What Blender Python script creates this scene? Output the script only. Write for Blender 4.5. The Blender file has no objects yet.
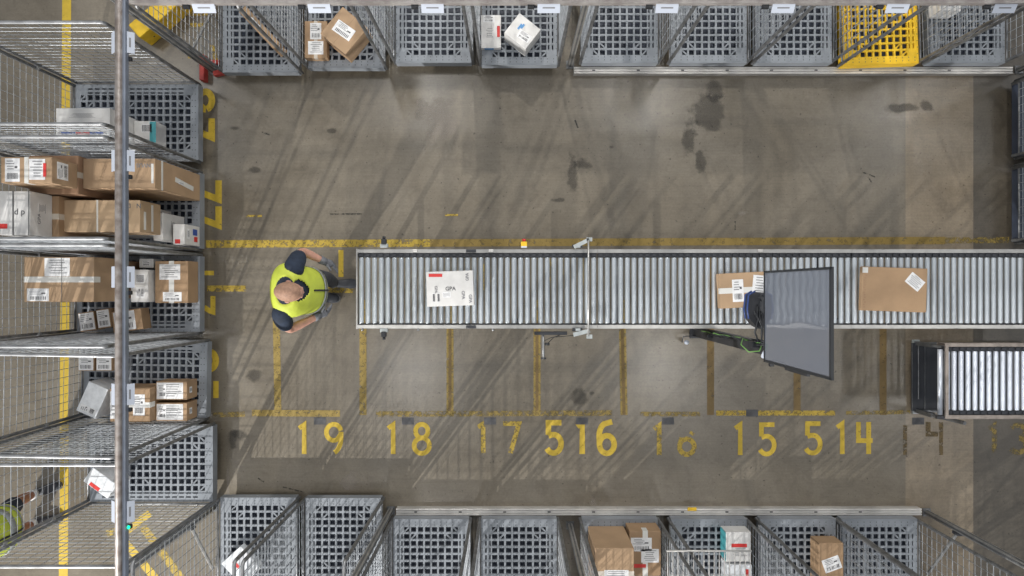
import bpy, bmesh, math, random
from mathutils import Vector, Matrix
random.seed(7)
S = bpy.context.scene
C = S.collection
F = 1024*24/36.0      # focal length in pixels
H = 7.0               # camera height
def P(px, py, z=0.0):
    d = H - z
    return Vector(((px-512)/F*d, (288-py)/F*d, z))

# ------------------------------------------------------------------ materials
M = {}
def mat(name, col, rough=.6, metal=0.0, var=0.0, scale=8.0, bump=0.0, bscale=60., col2=None, emit=0, spec=None, coat=0, alpha=None):
    m = bpy.data.materials.new(name); m.use_nodes = True
    nt = m.node_tree; b = nt.nodes['Principled BSDF']
    b.inputs['Base Color'].default_value = (*col, 1)
    b.inputs['Roughness'].default_value = rough
    b.inputs['Metallic'].default_value = metal
    if spec is not None: b.inputs['Specular IOR Level'].default_value = spec
    if coat: b.inputs['Coat Weight'].default_value = coat; b.inputs['Coat Roughness'].default_value = .03
    if emit:
        b.inputs['Emission Color'].default_value = (*col, 1); b.inputs['Emission Strength'].default_value = emit
    if alpha is not None: b.inputs['Alpha'].default_value = alpha
    if var or col2 or bump:
        tc = nt.nodes.new('ShaderNodeTexCoord')
        if var or col2:
            n = nt.nodes.new('ShaderNodeTexNoise'); n.inputs['Scale'].default_value = scale; n.inputs['Detail'].default_value = 5
            nt.links.new(tc.outputs['Object'], n.inputs['Vector'])
            r = nt.nodes.new('ShaderNodeValToRGB')
            c2 = col2 or tuple(min(1, c*(1+var)) for c in col)
            c1 = col if col2 else tuple(c*(1-var) for c in col)
            r.color_ramp.elements[0].position = .36; r.color_ramp.elements[0].color = (*c1, 1)
            r.color_ramp.elements[1].position = .64; r.color_ramp.elements[1].color = (*c2, 1)
            nt.links.new(n.outputs['Fac'], r.inputs['Fac']); nt.links.new(r.outputs['Color'], b.inputs['Base Color'])
        if bump:
            n2 = nt.nodes.new('ShaderNodeTexNoise'); n2.inputs['Scale'].default_value = bscale
            nt.links.new(tc.outputs['Object'], n2.inputs['Vector'])
            bp = nt.nodes.new('ShaderNodeBump'); bp.inputs['Strength'].default_value = bump; bp.inputs['Distance'].default_value = .01
            nt.links.new(n2.outputs['Fac'], bp.inputs['Height']); nt.links.new(bp.outputs['Normal'], b.inputs['Normal'])
    M[name] = m
    return m
mat('galvanised', (.33,.335,.34), .48, .75, .18, 9)
mat('galv_wire', (.44,.46,.48), .42, .7, .15, 20)
mat('steel_post', (.20,.205,.21), .45, .6, .25, 14)
mat('grey_plastic', (.235,.255,.28), .5, 0, .10, 5, .1)
mat('yellow_plastic', (.80,.50,.02), .5, 0, .12, 6, .1)
mat('shade_navy', (.04,.05,.075), .5, 0, .1, 5)  # navy standing for shade, under and on the cage base plates
mat('plastic_dots', (.07,.08,.09), .6)
mat('rubber', (.03,.03,.032), .8)
mat('aluminium', (.50,.49,.47), .35, .7, .12, 7)
mat('zinc_rail', (.66,.64,.61), .4, .45, .15, 5, .1)
mat('roller_steel', (.57,.61,.64), .32, .68, .06, 3)
mat('roller_light', (.68,.72,.79), .34, .55, .05, 3)
mat('black_plastic', (.02,.022,.026), .5)
mat('dark_strip', (.03,.033,.04), .55)
mat('dark_metal', (.05,.052,.058), .45, .4, .2, 10)
mat('brown_metal', (.30,.26,.23), .42, .6, .2, 12)
mat('pipe_worn', (.20,.165,.145), .5, .3, col2=(.34,.31,.29), scale=16)
mat('rail_blue', (.24,.27,.33), .45, .4, .1, 10)
mat('beam_worn', (.27,.24,.225), .5, .2, col2=(.42,.39,.37), scale=12)
mat('white_card', (.56,.60,.68), .55)
mat('label_white', (.78,.78,.78), .4, var=.05, scale=30)
mat('ink', (.11,.11,.115), .6)
mat('ink_grey', (.22,.22,.23), .6)
mat('red', (.62,.04,.035), .5)
mat('blue', (.04,.09,.34), .5)
mat('teal', (.07,.36,.40), .5)
mat('blue_light', (.10,.28,.55), .5)
mat('cardboard', (.36,.235,.135), .75, 0, .10, 5, .15, 90)
mat('cardboard_light', (.41,.275,.165), .75, 0, .08, 5, .15, 90)
mat('cardboard_tan', (.46,.325,.20), .75, 0, .07, 4, .1, 90)
mat('cardboard_dark', (.33,.20,.12), .78, 0, .12, 5, .15, 90)
mat('white_box', (.66,.65,.63), .55, 0, .06, 12)
mat('white_poly', (.72,.74,.76), .3, 0, .08, 20, .5, 25)
mat('tape_clear', (.58,.52,.44), .25)
mat('tape_white', (.70,.69,.65), .3)
mat('strap', (.70,.68,.62), .4)
mat('strap_dark', (.12,.12,.12), .4)
mat('kraft_edge', (.25,.155,.09), .8)
mat('skin', (.56,.30,.22), .5, 0, .10, 30)
mat('skin_tan', (.36,.16,.10), .5, 0, .08, 30)
mat('hair', (.36,.21,.14), .7, 0, .15, 60)
mat('navy', (.018,.028,.05), .85, 0, .2, 20, .3, 40)
mat('hivis', (.56,.64,.07), .6, 0, .07, 8, .5, 18)
mat('reflective', (.34,.36,.36), .3, .2)
mat('trousers', (.045,.05,.06), .85, 0, .2, 20, .3, 30)
mat('glove', (.16,.165,.18), .75, 0, .2, 40)
mat('shoe', (.035,.038,.045), .6)
mat('sole', (.12,.12,.12), .7)
mat('white_cloth', (.75,.75,.75), .8)
mat('led_green', (.0,.9,.35), .4, emit=3.0)
mat('barrier_yellow', (.80,.52,.03), .5, 0, .14, 9)
mat('red_paint', (.42,.05,.04), .5, 0, .2, 10)
mat('cable_green', (.16,.36,.08), .5)
mat('sensor_blue', (.03,.06,.20), .4)
mat('grey_cast', (.42,.45,.45), .5, .3, .1, 20)
mat('screen_glass', (.145,.16,.195), .07, 0, spec=.9, coat=.6)
mat('grey_tape', (.085,.085,.09), .7, 0, .25, 12)

def mat_paint(name, col, wear=.5, sc=14, op=1.0):
    m = mat(name, col, .6); nt = m.node_tree; b = nt.nodes['Principled BSDF']
    tc = nt.nodes.new('ShaderNodeTexCoord'); n = nt.nodes.new('ShaderNodeTexNoise')
    n.inputs['Scale'].default_value = sc; n.inputs['Detail'].default_value = 8; n.inputs['Roughness'].default_value = .75
    mp = nt.nodes.new('ShaderNodeMapping'); mp.inputs['Scale'].default_value = (1, 1, 1)
    nt.links.new(tc.outputs['Object'], mp.inputs['Vector']); nt.links.new(mp.outputs['Vector'], n.inputs['Vector'])
    r = nt.nodes.new('ShaderNodeValToRGB')
    r.color_ramp.elements[0].position = wear-.06; r.color_ramp.elements[0].color = (0,0,0,1)
    r.color_ramp.elements[1].position = wear+.06; r.color_ramp.elements[1].color = (op,op,op,1)
    nt.links.new(n.outputs['Fac'], r.inputs['Fac']); nt.links.new(r.outputs['Color'], b.inputs['Alpha'])
    n2 = nt.nodes.new('ShaderNodeTexNoise'); n2.inputs['Scale'].default_value = 25
    nt.links.new(tc.outputs['Object'], n2.inputs['Vector'])
    mx = nt.nodes.new('ShaderNodeMix'); mx.data_type = 'RGBA'
    mx.inputs['A'].default_value = (*[c*.72 for c in col], 1); mx.inputs['B'].default_value = (*col, 1)
    nt.links.new(n2.outputs['Fac'], mx.inputs['Factor']); nt.links.new(mx.outputs['Result'], b.inputs['Base Color'])
    return m
mat_paint('paint_fresh', (.62,.43,.04), .36, 22)
mat_paint('paint_worn', (.50,.35,.05), .45, 20)
mat_paint('paint_faded', (.32,.23,.06), .49, 20)
mat_paint('paint_line', (.33,.235,.06), .42, 24)
mat_paint('tape_gold', (.29,.20,.05), .40, 18)
mat_paint('tape_brown', (.19,.125,.045), .38, 14)
mat_paint('stain_dark', (.05,.045,.04), .47, 5, .42)
mat_paint('scuff', (.03,.03,.03), .47, 24, .7)
mat_paint('brown_print', (.16,.11,.045), .45, 16)

# floor
def floor_material():
    m = bpy.data.materials.new('concrete_floor'); m.use_nodes = True; M['floor'] = m
    nt = m.node_tree; b = nt.nodes['Principled BSDF']; L = nt.links; N = nt.nodes.new
    tc = N('ShaderNodeTexCoord')
    def noise(sc, det=6, rough=.6, vec=None, dist=0):
        n = N('ShaderNodeTexNoise'); n.inputs['Scale'].default_value = sc; n.inputs['Detail'].default_value = det
        n.inputs['Roughness'].default_value = rough; n.inputs['Distortion'].default_value = dist
        L.new(vec or tc.outputs['Object'], n.inputs['Vector']); return n.outputs['Fac']
    def ramp(f, a, ca, c, cc):
        r = N('ShaderNodeValToRGB'); r.color_ramp.elements[0].position = a; r.color_ramp.elements[0].color = (*ca,1)
        r.color_ramp.elements[1].position = c; r.color_ramp.elements[1].color = (*cc,1); L.new(f, r.inputs['Fac']); return r.outputs['Color']
    def mul(a, bb, f=1.0, mode='MULTIPLY'):
        x = N('ShaderNodeMix'); x.data_type='RGBA'; x.blend_type = mode
        if isinstance(f, float): x.inputs['Factor'].default_value = f
        else: L.new(f, x.inputs['Factor'])
        L.new(a, x.inputs['A'])
        if isinstance(bb, tuple): x.inputs['B'].default_value = (*bb,1)
        else: L.new(bb, x.inputs['B'])
        return x.outputs['Result']
    base = ramp(noise(1.1, 7, .62, dist=.6), .34, (.132,.110,.078), .66, (.195,.168,.127))
    c = mul(base, ramp(noise(45, 4, .7), .3, (.86,.86,.86), .7, (1.1,1.1,1.1)))
    c = mul(c, ramp(noise(7, 8, .7, dist=1.0), .30, (.80,.79,.78), .5, (1,1,1)))
    # fine lengthwise brushing marks
    mp = N('ShaderNodeMapping'); mp.inputs['Scale'].default_value = (1.2, 30, 1); L.new(tc.outputs['Object'], mp.inputs['Vector'])
    c = mul(c, ramp(noise(2.0, 3, .5, mp.outputs['Vector']), .3, (.93,.93,.93), .7, (1.05,1.05,1.05)))
    # dark specks
    c = mul(c, ramp(noise(30, 2, .5, dist=.3), .27, (.45,.43,.42), .31, (1,1,1)))
    # hard-edged bands on the right: a paler warmer strip, darker floor beyond it
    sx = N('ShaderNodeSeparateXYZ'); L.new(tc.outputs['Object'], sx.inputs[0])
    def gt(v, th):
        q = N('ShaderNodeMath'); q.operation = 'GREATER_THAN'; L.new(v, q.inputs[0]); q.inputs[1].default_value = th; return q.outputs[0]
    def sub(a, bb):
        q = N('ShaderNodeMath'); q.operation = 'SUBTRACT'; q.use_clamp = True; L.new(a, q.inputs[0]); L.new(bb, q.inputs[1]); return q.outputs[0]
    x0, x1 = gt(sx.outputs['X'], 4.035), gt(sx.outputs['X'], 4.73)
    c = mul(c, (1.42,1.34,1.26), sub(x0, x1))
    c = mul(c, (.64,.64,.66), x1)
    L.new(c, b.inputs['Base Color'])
    rr = N('ShaderNodeMapRange'); rr.inputs['To Min'].default_value = .28; rr.inputs['To Max'].default_value = .44
    L.new(noise(5, 5), rr.inputs['Value']); L.new(rr.outputs['Result'], b.inputs['Roughness'])
    bp = N('ShaderNodeBump'); bp.inputs['Strength'].default_value = .12; bp.inputs['Distance'].default_value = .004
    b.inputs['Coat Weight'].default_value=.6; b.inputs['Coat Roughness'].default_value=.24
    L.new(noise(120, 3), bp.inputs['Height']); L.new(bp.outputs['Normal'], b.inputs['Normal'])
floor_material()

# ------------------------------------------------------------------ mesh builder
class MB:
    def __init__(s): s.v=[]; s.f=[]; s.mi=[]; s.cur=0; s.mats=[]; s.sm=[]; s.smooth=False
    def m(s, name):
        if name not in s.mats: s.mats.append(name)
        s.cur = s.mats.index(name); return s
    def add(s, vs, fs):
        o = len(s.v); s.v += [tuple(v) for v in vs]
        for f in fs: s.f.append([o+i for i in f]); s.mi.append(s.cur); s.sm.append(s.smooth)
    def box(s, c, d, rz=0.0, mx=None):
        x,y,z = d[0]/2, d[1]/2, d[2]/2
        vs = [Vector((a*x,b*y,cc*z)) for a in(-1,1) for b in(-1,1) for cc in(-1,1)]
        R = mx or Matrix.Rotation(rz,3,'Z')
        s.add([R@v+Vector(c) for v in vs], [(0,1,3,2),(4,6,7,5),(0,4,5,1),(2,3,7,6),(0,2,6,4),(1,5,7,3)])
        return s
    def bb(s, x0,y0,z0,x1,y1,z1): return s.box(((x0+x1)/2,(y0+y1)/2,(z0+z1)/2),(abs(x1-x0),abs(y1-y0),abs(z1-z0)))
    def bev(s, c, d, r=.01, rz=0.0):
        bm = bmesh.new(); bmesh.ops.create_cube(bm, size=1)
        for v in bm.verts: v.co = Vector((v.co.x*d[0], v.co.y*d[1], v.co.z*d[2]))
        bmesh.ops.bevel(bm, geom=list(bm.edges), offset=r, segments=2, affect='EDGES', profile=.6)
        R = Matrix.Rotation(rz,3,'Z')
        bm.verts.ensure_lookup_table(); bm.verts.index_update()
        s.add([R@v.co+Vector(c) for v in bm.verts], [[v.index for v in f.verts] for f in bm.faces]); bm.free()
        return s
    def tube(s, pts, r, n=8, closed=False, caps=True, radii=None):
        pts = [Vector(p) for p in pts]; k = len(pts); rings=[]
        up = None; vs=[]; fs=[]
        for i,p in enumerate(pts):
            if closed: t = (pts[(i+1)%k]-pts[i-1]).normalized()
            else: t = (pts[min(i+1,k-1)]-pts[max(i-1,0)]).normalized()
            if up is None:
                a = Vector((0,0,1)) if abs(t.z)<.9 else Vector((1,0,0)); u = t.cross(a).normalized()
            else:
                u = (up - t*up.dot(t)).normalized()
            up = u; w = t.cross(u)
            rr = radii[i] if radii else r
            for j in range(n):
                a = 2*math.pi*(j+.5)/n; vs.append(p + (u*math.cos(a)+w*math.sin(a))*rr)
        for i in range(k if closed else k-1):
            for j in range(n):
                a=i*n+j; b=i*n+(j+1)%n; c=((i+1)%k)*n+(j+1)%n; d=((i+1)%k)*n+j
                fs.append((a,b,c,d))
        if caps and not closed: fs += [tuple(range(n))[::-1], tuple(range((k-1)*n,k*n))]
        s.add(vs, fs); return s
    def cyl(s, a, b, r, n=16): return s.tube([a,b], r, n)
    def prism(s, pts2, z0, z1):
        n=len(pts2)
        vs=[(x,y,z0) for x,y in pts2]+[(x,y,z1) for x,y in pts2]
        fs=[tuple(range(n))[::-1], tuple(range(n,2*n))]+[(i,(i+1)%n,n+(i+1)%n,n+i) for i in range(n)]
        s.add(vs,fs); return s
    def ribbon(s, pts, w, z0=0, z1=.002):
        # flat stroke with thickness, mitred
        pts=[Vector((p[0],p[1])) for p in pts]; L=[];R=[]
        for i,p in enumerate(pts):
            t0=(pts[i]-pts[i-1]).normalized() if i>0 else None
            t1=(pts[i+1]-pts[i]).normalized() if i<len(pts)-1 else None
            if t0 is None: t=t1; k=1
            elif t1 is None: t=t0; k=1
            else:
                t=(t0+t1)
                t = t.normalized() if t.length>1e-3 else t1
                k=1/max(.5,t.dot(t1))
            nrm=Vector((-t.y,t.x))*w/2*k
            L.append(p+nrm);R.append(p-nrm)
        for i in range(len(pts)-1):
            q=[R[i],R[i+1],L[i+1],L[i]]
            zz=z1+.00003*i
            s.add([(a.x,a.y,zz) for a in q],[(0,1,2,3)])
        return s
    def build(s, name, parent=None, loc=(0,0,0), rz=0.0, bevel=0):
        me = bpy.data.meshes.new(name); me.from_pydata(s.v, [], s.f)
        for n in s.mats: me.materials.append(M[n])
        me.polygons.foreach_set('material_index', s.mi); me.polygons.foreach_set('use_smooth', s.sm)
        me.update()
        o = bpy.data.objects.new(name, me); C.objects.link(o); o.location = loc; o.rotation_euler=(0,0,rz)
        if parent: o.parent = parent
        if bevel:
            b = o.modifiers.new('Bevel','BEVEL'); b.width=bevel; b.segments=2
        return o
def mb(m): return MB().m(m)
def empty(name, loc=(0,0,0), rz=0.0):
    o = bpy.data.objects.new(name, None); C.objects.link(o); o.location=loc; o.rotation_euler=(0,0,rz); o.empty_display_size=.1; return o
def tag(o, label=None, cat=None, group=None, kind=None):
    if label: o['label']=label
    if cat: o['category']=cat
    if group: o['group']=group
    if kind: o['kind']=kind
    return o
def dup(o, parent=None, kids=None):
    c = o.copy(); C.objects.link(c)
    if parent: c.parent = parent
    for ch in list(o.children): dup(ch, c)
    return c

# ------------------------------------------------------------------ floor and painted marks
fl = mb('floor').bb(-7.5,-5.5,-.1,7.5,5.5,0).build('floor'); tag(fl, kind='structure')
def stroke(name, pxs, wpx, m, label=None, z1=.0015, z0=0.0):
    b = mb(m); b.ribbon([P(x,y)[:2] for x,y in pxs], wpx/F*H, z0, z1)
    o = b.build(name, fl); tag(o, label); return o
stroke('painted_line', [(206,244),(430,243)], 7.5, 'paint_worn', 'bright left part of the long yellow line above the conveyor')
stroke('painted_line', [(430,243),(945,240.5)], 7.5, 'tape_gold', 'dull right part of the long yellow line above the conveyor')
stroke('painted_line', [(945,240.5),(1009,240)], 6, 'paint_faded')
for x_,a_,b_ in ((388,258,292),(401,258,272),(394,286,290),(482,264,290),(488,276,282),(508,258,284),(548,258,283),(553,262,266),(561,258,275),(581,258,285),(368,288,298)):
    stroke('painted_mark', [(x_,a_),(x_,b_)], 4.5, 'paint_worn')
stroke('painted_line', [(207,288.5),(246,288.5)], 6, 'paint_worn', 'short yellow line end beside the left cages')
stroke('painted_line', [(325,289.5),(353,290)], 6, 'paint_worn', 'short yellow line by the worker\'s feet')
stroke('painted_line', [(341,250),(341,277)], 5, 'paint_fresh', 'short upright yellow line in front of the worker')
for i,x in enumerate([278,363,450,537,624,710.5,797,883]):
    y0 = 300 if i==0 else (300 if i<5 else 252)
    lean = -2 if i in (0,4) else 0
    stroke('painted_line', [(x+lean,y0),(x,415)], 7, 'paint_line' if i<5 else 'tape_brown', 'yellow bay line running out from under the conveyor to the numbers', z0=.0, z1=.0016)
    if i in (2,3,4): stroke('tape_line', [(x+lean,y0+20),(x,415)], 3.0, 'tape_brown', 'brown tape remnant over the yellow bay line', z0=.0016, z1=.0022)
stroke('painted_line', [(213,415),(245,414)], 5, 'paint_faded', 'faded yellow line end near left cages', z1=.0024)
stroke('painted_line', [(252,413),(340,413.5)], 6.5, 'paint_line', 'yellow line over number 19', z1=.0024)
stroke('painted_line', [(376,414),(612,413)], 5.5, 'paint_faded', 'faded yellow line over numbers 18 to 516', z1=.0024)
stroke('painted_line', [(640,414),(700,414)], 4.5, 'paint_faded', 'faded yellow line over number 16', z1=.0024)
stroke('painted_line', [(716,413),(835,413)], 5, 'paint_worn', 'yellow line over number 15', z1=.0024)
stroke('painted_line', [(846,413),(910,412)], 4, 'paint_faded', 'faded yellow line over number 514', z1=.0024)
stroke('painted_line', [(67,-40),(65,300),(63,640)], 9, 'paint_fresh', 'yellow line behind the left row of cages')
stroke('painted_line', [(246,216),(262,216)], 2, 'paint_worn')
stroke('painted_line', [(445,215),(458,215)], 2, 'paint_worn')
stroke('painted_line', [(330,214),(362,214)], 1.5, 'scuff')
stroke('painted_mark', [(127,531),(150,513)], 7, 'paint_fresh', 'yellow arrow stroke under bottom left cage')
stroke('painted_mark', [(124,541),(167,592)], 8, 'paint_fresh', 'yellow diagonal stroke under bottom left cage')
stroke('painted_mark', [(143,527),(190,590)], 8, 'paint_worn', 'yellow second diagonal stroke under bottom left cage')
stroke('painted_mark', [(107,534),(118,530)], 7, 'paint_worn')
stroke('painted_mark', [(184,13),(209,13)], 5, 'paint_worn'); stroke('painted_mark', [(190,25),(205,25)], 4, 'paint_worn')
stroke('painted_mark', [(212,45),(216,60)], 4, 'paint_worn'); stroke('painted_mark', [(188,56),(196,56)], 5, 'paint_worn')
stroke('painted_mark', [(236,8),(236,30)], 5, 'paint_worn'); stroke('painted_mark', [(427,8),(427,30)], 5, 'paint_worn'); stroke('painted_mark', [(436,12),(440,28)], 5, 'paint_worn')
stroke('painted_mark', [(516,11),(518,16)], 8, 'paint_worn'); stroke('painted_mark', [(600,8),(598,22)], 6, 'paint_worn')
stroke('painted_mark', [(504,0),(512,14)], 5, 'paint_worn')
for x in (320,408,490,582,668,752,918):
    y = 421 if x!=752 else 413
    stroke('grey_patch', [(x-6,y),(x+6,y)], 7, 'grey_tape', z1=.0028)
# digits: strokes in a 0..0.62 x 0..1 cell (y up)
def arc(cx,cy,rx,ry,a0,a1,n=12):
    return [(cx+rx*math.cos(math.radians(a0+(a1-a0)*i/n)), cy+ry*math.sin(math.radians(a0+(a1-a0)*i/n))) for i in range(n+1)]
DG = {
 '1': [[(.18,.83),(.36,.95),(.36,0)]],
 '4': [[(.12,1),(.12,.42),(.62,.42)],[(.48,1),(.48,0)]],
 '5': [[(.58,.95),(.12,.95),(.12,.58)], [(.12,.55)]+arc(.30,.31,.27,.28,100,-150,14)],
 '6': [[(.50,.98)]+arc(.34,.55,.30,.40,115,180,5)+arc(.31,.29,.26,.27,180,540,20)],
 'q': [arc(.31,.27,.26,.25,140,490,18), [(.10,.44),(.14,.56)], [(.46,.66),(.52,.74)]],
 '7': [[(.04,.95),(.60,.95),(.30,0)]],
 '8': [arc(.31,.74,.22,.22,0,360,18), arc(.31,.27,.27,.25,0,360,20)],
 '9': [arc(.31,.70,.26,.26,-60,300,20)[4:]+[(.57,.66)], [(.57,.72)]+arc(.25,.55,.32,.52,10,-75,8)],
 '3': [arc(.28,.74,.26,.23,150,-80,12), arc(.28,.27,.28,.25,80,-150,12)],
}
def number(txt, pxs, py0, py1, m, label, wpx=4.7, wid=19.5, worn=None):
    h = (py1-py0); b = mb(m)
    for ch, x0 in zip(txt, pxs):
        for k, st in enumerate(DG[ch]):
            pts = [P(x0+u*wid/.62*.9, py1-v*h)[:2] for u,v in st]
            b.ribbon(pts, wpx/F*H, 0, .0015+.0002*k)
    o = b.build('painted_number', fl); tag(o, label); return o
number('19', [294,325], 423, 454, 'paint_fresh', 'yellow number 19 painted on the floor')
number('18', [383,413], 423, 454, 'paint_fresh', 'yellow number 18 painted on the floor')
number('17', [473,502], 422, 453, 'paint_worn', 'worn yellow number 17 painted on the floor')
number('516', [545,572,598], 421, 454, 'paint_fresh', 'bright yellow number 516 painted on the floor', 5.6)
number('1q', [649,678], 424, 455, 'paint_worn', 'worn yellow number 16 painted on the floor', 5)
number('15', [730,758], 423, 455, 'paint_fresh', 'yellow number 15 painted on the floor')
number('514', [804,832,855], 422, 454, 'paint_fresh', 'yellow number 514 painted on the floor', 4.8)
stroke('painted_mark', [(905,425),(905,455)], 4, 'brown_print'); stroke('painted_mark', [(928,422),(928,434),(938,434)], 5, 'brown_print'); stroke('painted_mark', [(941,422),(941,455)], 4, 'brown_print')
number('13', [984,1010], 424, 453, 'paint_faded', 'faded yellow number 13 painted on the floor', 5)
# numbers turned sideways beside the left cages (top of the digit to the right)
def number_side(txt, x0, x1, ys, hh, m, label, wpx=6.5):
    b = mb(m)
    for ch, y in zip(txt, ys):
        for k, st in enumerate(DG[ch]):
            b.ribbon([P(x0+v*(x1-x0), y+u*hh/.62)[:2] for u,v in st], wpx/F*H, 0, .0015+.0002*k)
    tag(b.build('painted_number', fl), label)
number_side('97', 188, 213, [90,117], 21, 'paint_fresh', 'yellow number turned sideways, beside the uppermost left cage')
number_side('77', 192, 220, [179,205], 21, 'paint_fresh', 'yellow number 77 turned sideways beside the left cages')
stroke('painted_mark', [(204,273),(214,273)], 4.5, 'paint_fresh')
stroke('painted_mark', [(204,307),(210,311),(213,312),(213,296)], 5, 'paint_fresh')
number_side('9', 190, 217, [350], 21, 'paint_fresh', 'yellow number turned sideways beside the fourth left cage')
stroke('painted_mark', [(216,381),(216,398)], 5.5, 'paint_fresh')
# dark scuffs and stains with shapes of their own
def mat_stain(name, col, op, thr=.0):
    m=mat(name,col,.6); nt=m.node_tree; b=nt.nodes['Principled BSDF']; N=nt.nodes.new; L=nt.links
    tc=N('ShaderNodeTexCoord'); vm=N('ShaderNodeVectorMath'); vm.operation='SUBTRACT'; vm.inputs[1].default_value=(.5,.5,.5)
    L.new(tc.outputs['Generated'],vm.inputs[0]); mp=N('ShaderNodeVectorMath'); mp.operation='MULTIPLY'; mp.inputs[1].default_value=(2,2,0); L.new(vm.outputs[0],mp.inputs[0])
    ln=N('ShaderNodeVectorMath'); ln.operation='LENGTH'; L.new(mp.outputs[0],ln.inputs[0])
    n=N('ShaderNodeTexNoise'); n.inputs['Scale'].default_value=4.5; n.inputs['Detail'].default_value=7; n.inputs['Roughness'].default_value=.65
    gp=N('ShaderNodeNewGeometry'); L.new(gp.outputs['Position'],n.inputs['Vector'])
    sb=N('ShaderNodeMath'); sb.operation='MULTIPLY_ADD'; L.new(n.outputs['Fac'],sb.inputs[0]); sb.inputs[1].default_value=2.2
    sb2=N('ShaderNodeMath'); sb2.operation='SUBTRACT'; L.new(sb.outputs[0],sb2.inputs[0]); L.new(ln.outputs['Value'],sb2.inputs[1]); sb.inputs[2].default_value=thr
    r=N('ShaderNodeMapRange'); r.inputs['From Min'].default_value=.42; r.inputs['From Max'].default_value=.72; r.inputs['To Max'].default_value=op; r.clamp=True
    L.new(sb2.outputs[0],r.inputs['Value']); L.new(r.outputs['Result'],b.inputs['Alpha'])
mat_stain('stain_dark',(.035,.032,.028),.38,.12)
mat_stain('rub_pale',(.34,.30,.26),.35)
def blob(px, py, rx, ry, m='stain_dark', zt=.0012):
    c=P(px,py); k=1.25*H/F; b=mb(m); x,y=rx*k,ry*k
    b.add([(-x,-y,zt),(x,-y,zt),(x,y,zt),(-x,y,zt)],[(0,1,2,3)]); return b.build('floor_stain', fl, (c.x,c.y,0.00001*(py%9)))
for a in [(708,112,18,20),(690,138,9,22),(700,160,6,14),(715,90,10,12),(573,172,6,18),(581,165,10,7),(611,147,3,2),(332,131,6,3),(255,170,9,4),(235,128,6,3),(255,375,9,7),(240,435,8,5),(233,440,5,10),(579,397,9,13),(592,393,4,3),(905,108,22,5),(925,106,8,6),(560,200,8,3)]:
    blob(*a)
for a in [((862,172),(875,177)),((868,177),(872,183)),((262,132),(270,135)),((258,478),(264,482)),((283,487),(303,492)),((735,221),(735,230)),((575,120),(578,128))]:
    stroke('floor_scuff', list(a), 1.4, 'scuff')
# pale rub marks
for a in [(593,500,7,11),(350,482,14,13),(440,120,26,30),(228,480,2,20),(742,213,5,3)]:
    blob(*a, m='rub_pale')

# ------------------------------------------------------------------ roll cages
def base_plate(m):
    hw, hd = .377, .61; b = mb(m)
    sq, bar = .0500, .0195
    # column boundaries (x): rim, 2 slots, 8 squares, 2 slots, rim
    cols=[]; x=-( 8*sq+7*bar)/2
    for i in range(8): cols.append((x,x+sq,'s')); x+=sq+bar
    left = cols[0][0]; 
    cols=[(left-.028-.018-.022,left-.028-.018-.022+.014,'t'),(left-.028,left-.028+.014,'t')]+cols+[(-left+.014,-left+.028,'t'),(-left+.028+.026,-left+.028+.040,'t')]
    rows=[]; y=-hd+.075
    while y+sq < hd-.012: rows.append((y,y+sq)); y+=sq+bar
    xs=sorted({-hw,hw,*[v for c in cols for v in c[:2]]}); ys=sorted({-hd,hd,*[v for r in rows for v in r]})
    nc, nr = len(cols), len(rows)
    hole=set()
    for ri,r in enumerate(rows):
        for ci,c in enumerate(cols):
            if c[2]=='t' and (ri<1 or ri>nr-2): continue
            hole.add((c[0],r[0]))
    zt, zb = .20, .178
    idx={}
    vs=[];fs=[]
    def vid(x,y,z):
        k=(round(x,5),round(y,5),z)
        if k not in idx: idx[k]=len(vs); vs.append((x,y,z))
        return idx[k]
    solid={}
    for i in range(len(xs)-1):
        for j in range(len(ys)-1):
            solid[i,j]=(xs[i],ys[j]) not in hole
    for (i,j),s_ in solid.items():
        if not s_: continue
        x0,x1,y0,y1=xs[i],xs[i+1],ys[j],ys[j+1]
        fs.append((vid(x0,y0,zt),vid(x1,y0,zt),vid(x1,y1,zt),vid(x0,y1,zt)))
        fs.append((vid(x0,y1,zb),vid(x1,y1,zb),vid(x1,y0,zb),vid(x0,y0,zb)))
        for (di,dj,a,c) in ((0,-1,(x0,y0),(x1,y0)),(1,0,(x1,y0),(x1,y1)),(0,1,(x1,y1),(x0,y1)),(-1,0,(x0,y1),(x0,y0))):
            if not solid.get((i+di,j+dj), False):
                fs.append((vid(*a,zb),vid(*c,zb),vid(*c,zt),vid(*a,zt)))
    b.add(vs,fs)
    # diagonal ribs across the corner openings
    sqc=[c for c in cols if c[2]=='s']
    for (ci,sx) in ((1,1),(6,-1)):
        for (ri,sy) in ((1,1),(nr-2,-1)):
            for dc,dr in ((0,0),(-sx,-sy)):
                c=sqc[ci+dc]; r=rows[ri+dr]; cx=(c[0]+c[1])/2; cy=(r[0]+r[1])/2
                b.box((cx,cy,.189),(.066,.014,.018), math.radians(45 if sx*sy<0 else -45))
    for ri in (nr//2,):
        for ci in (1,6):
            c=sqc[ci]; r=rows[ri]; b.box(((c[0]+c[1])/2,(r[0]+r[1])/2,.189),(.06,.014,.018),math.radians(45 if ci==1 else -45))
    # rim lip and dark drain dots
    b.bb(-hw,-hd-.006,.10,hw,-hd,.204); b.bb(-hw,hd,.10,hw,hd+.005,.199)
    for sx in (-1,1): b.bb(sx*hw,-hd,.10,sx*(hw-.008),hd,.176)
    b.m('plastic_dots')
    for i in range(12):
        for yy in (-hd+.025,-hd+.055):
            xx=-.34+i*.0618; b.box((xx,yy,.2003),(.007,.010,.0012))
    for i in range(17):
        for sx in (-1,1): b.box((sx*.368,-.52+i*.065,.2003),(.008,.008,.0012))
    b.m('plastic_dots')
    return b.build('base_plate')
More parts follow.
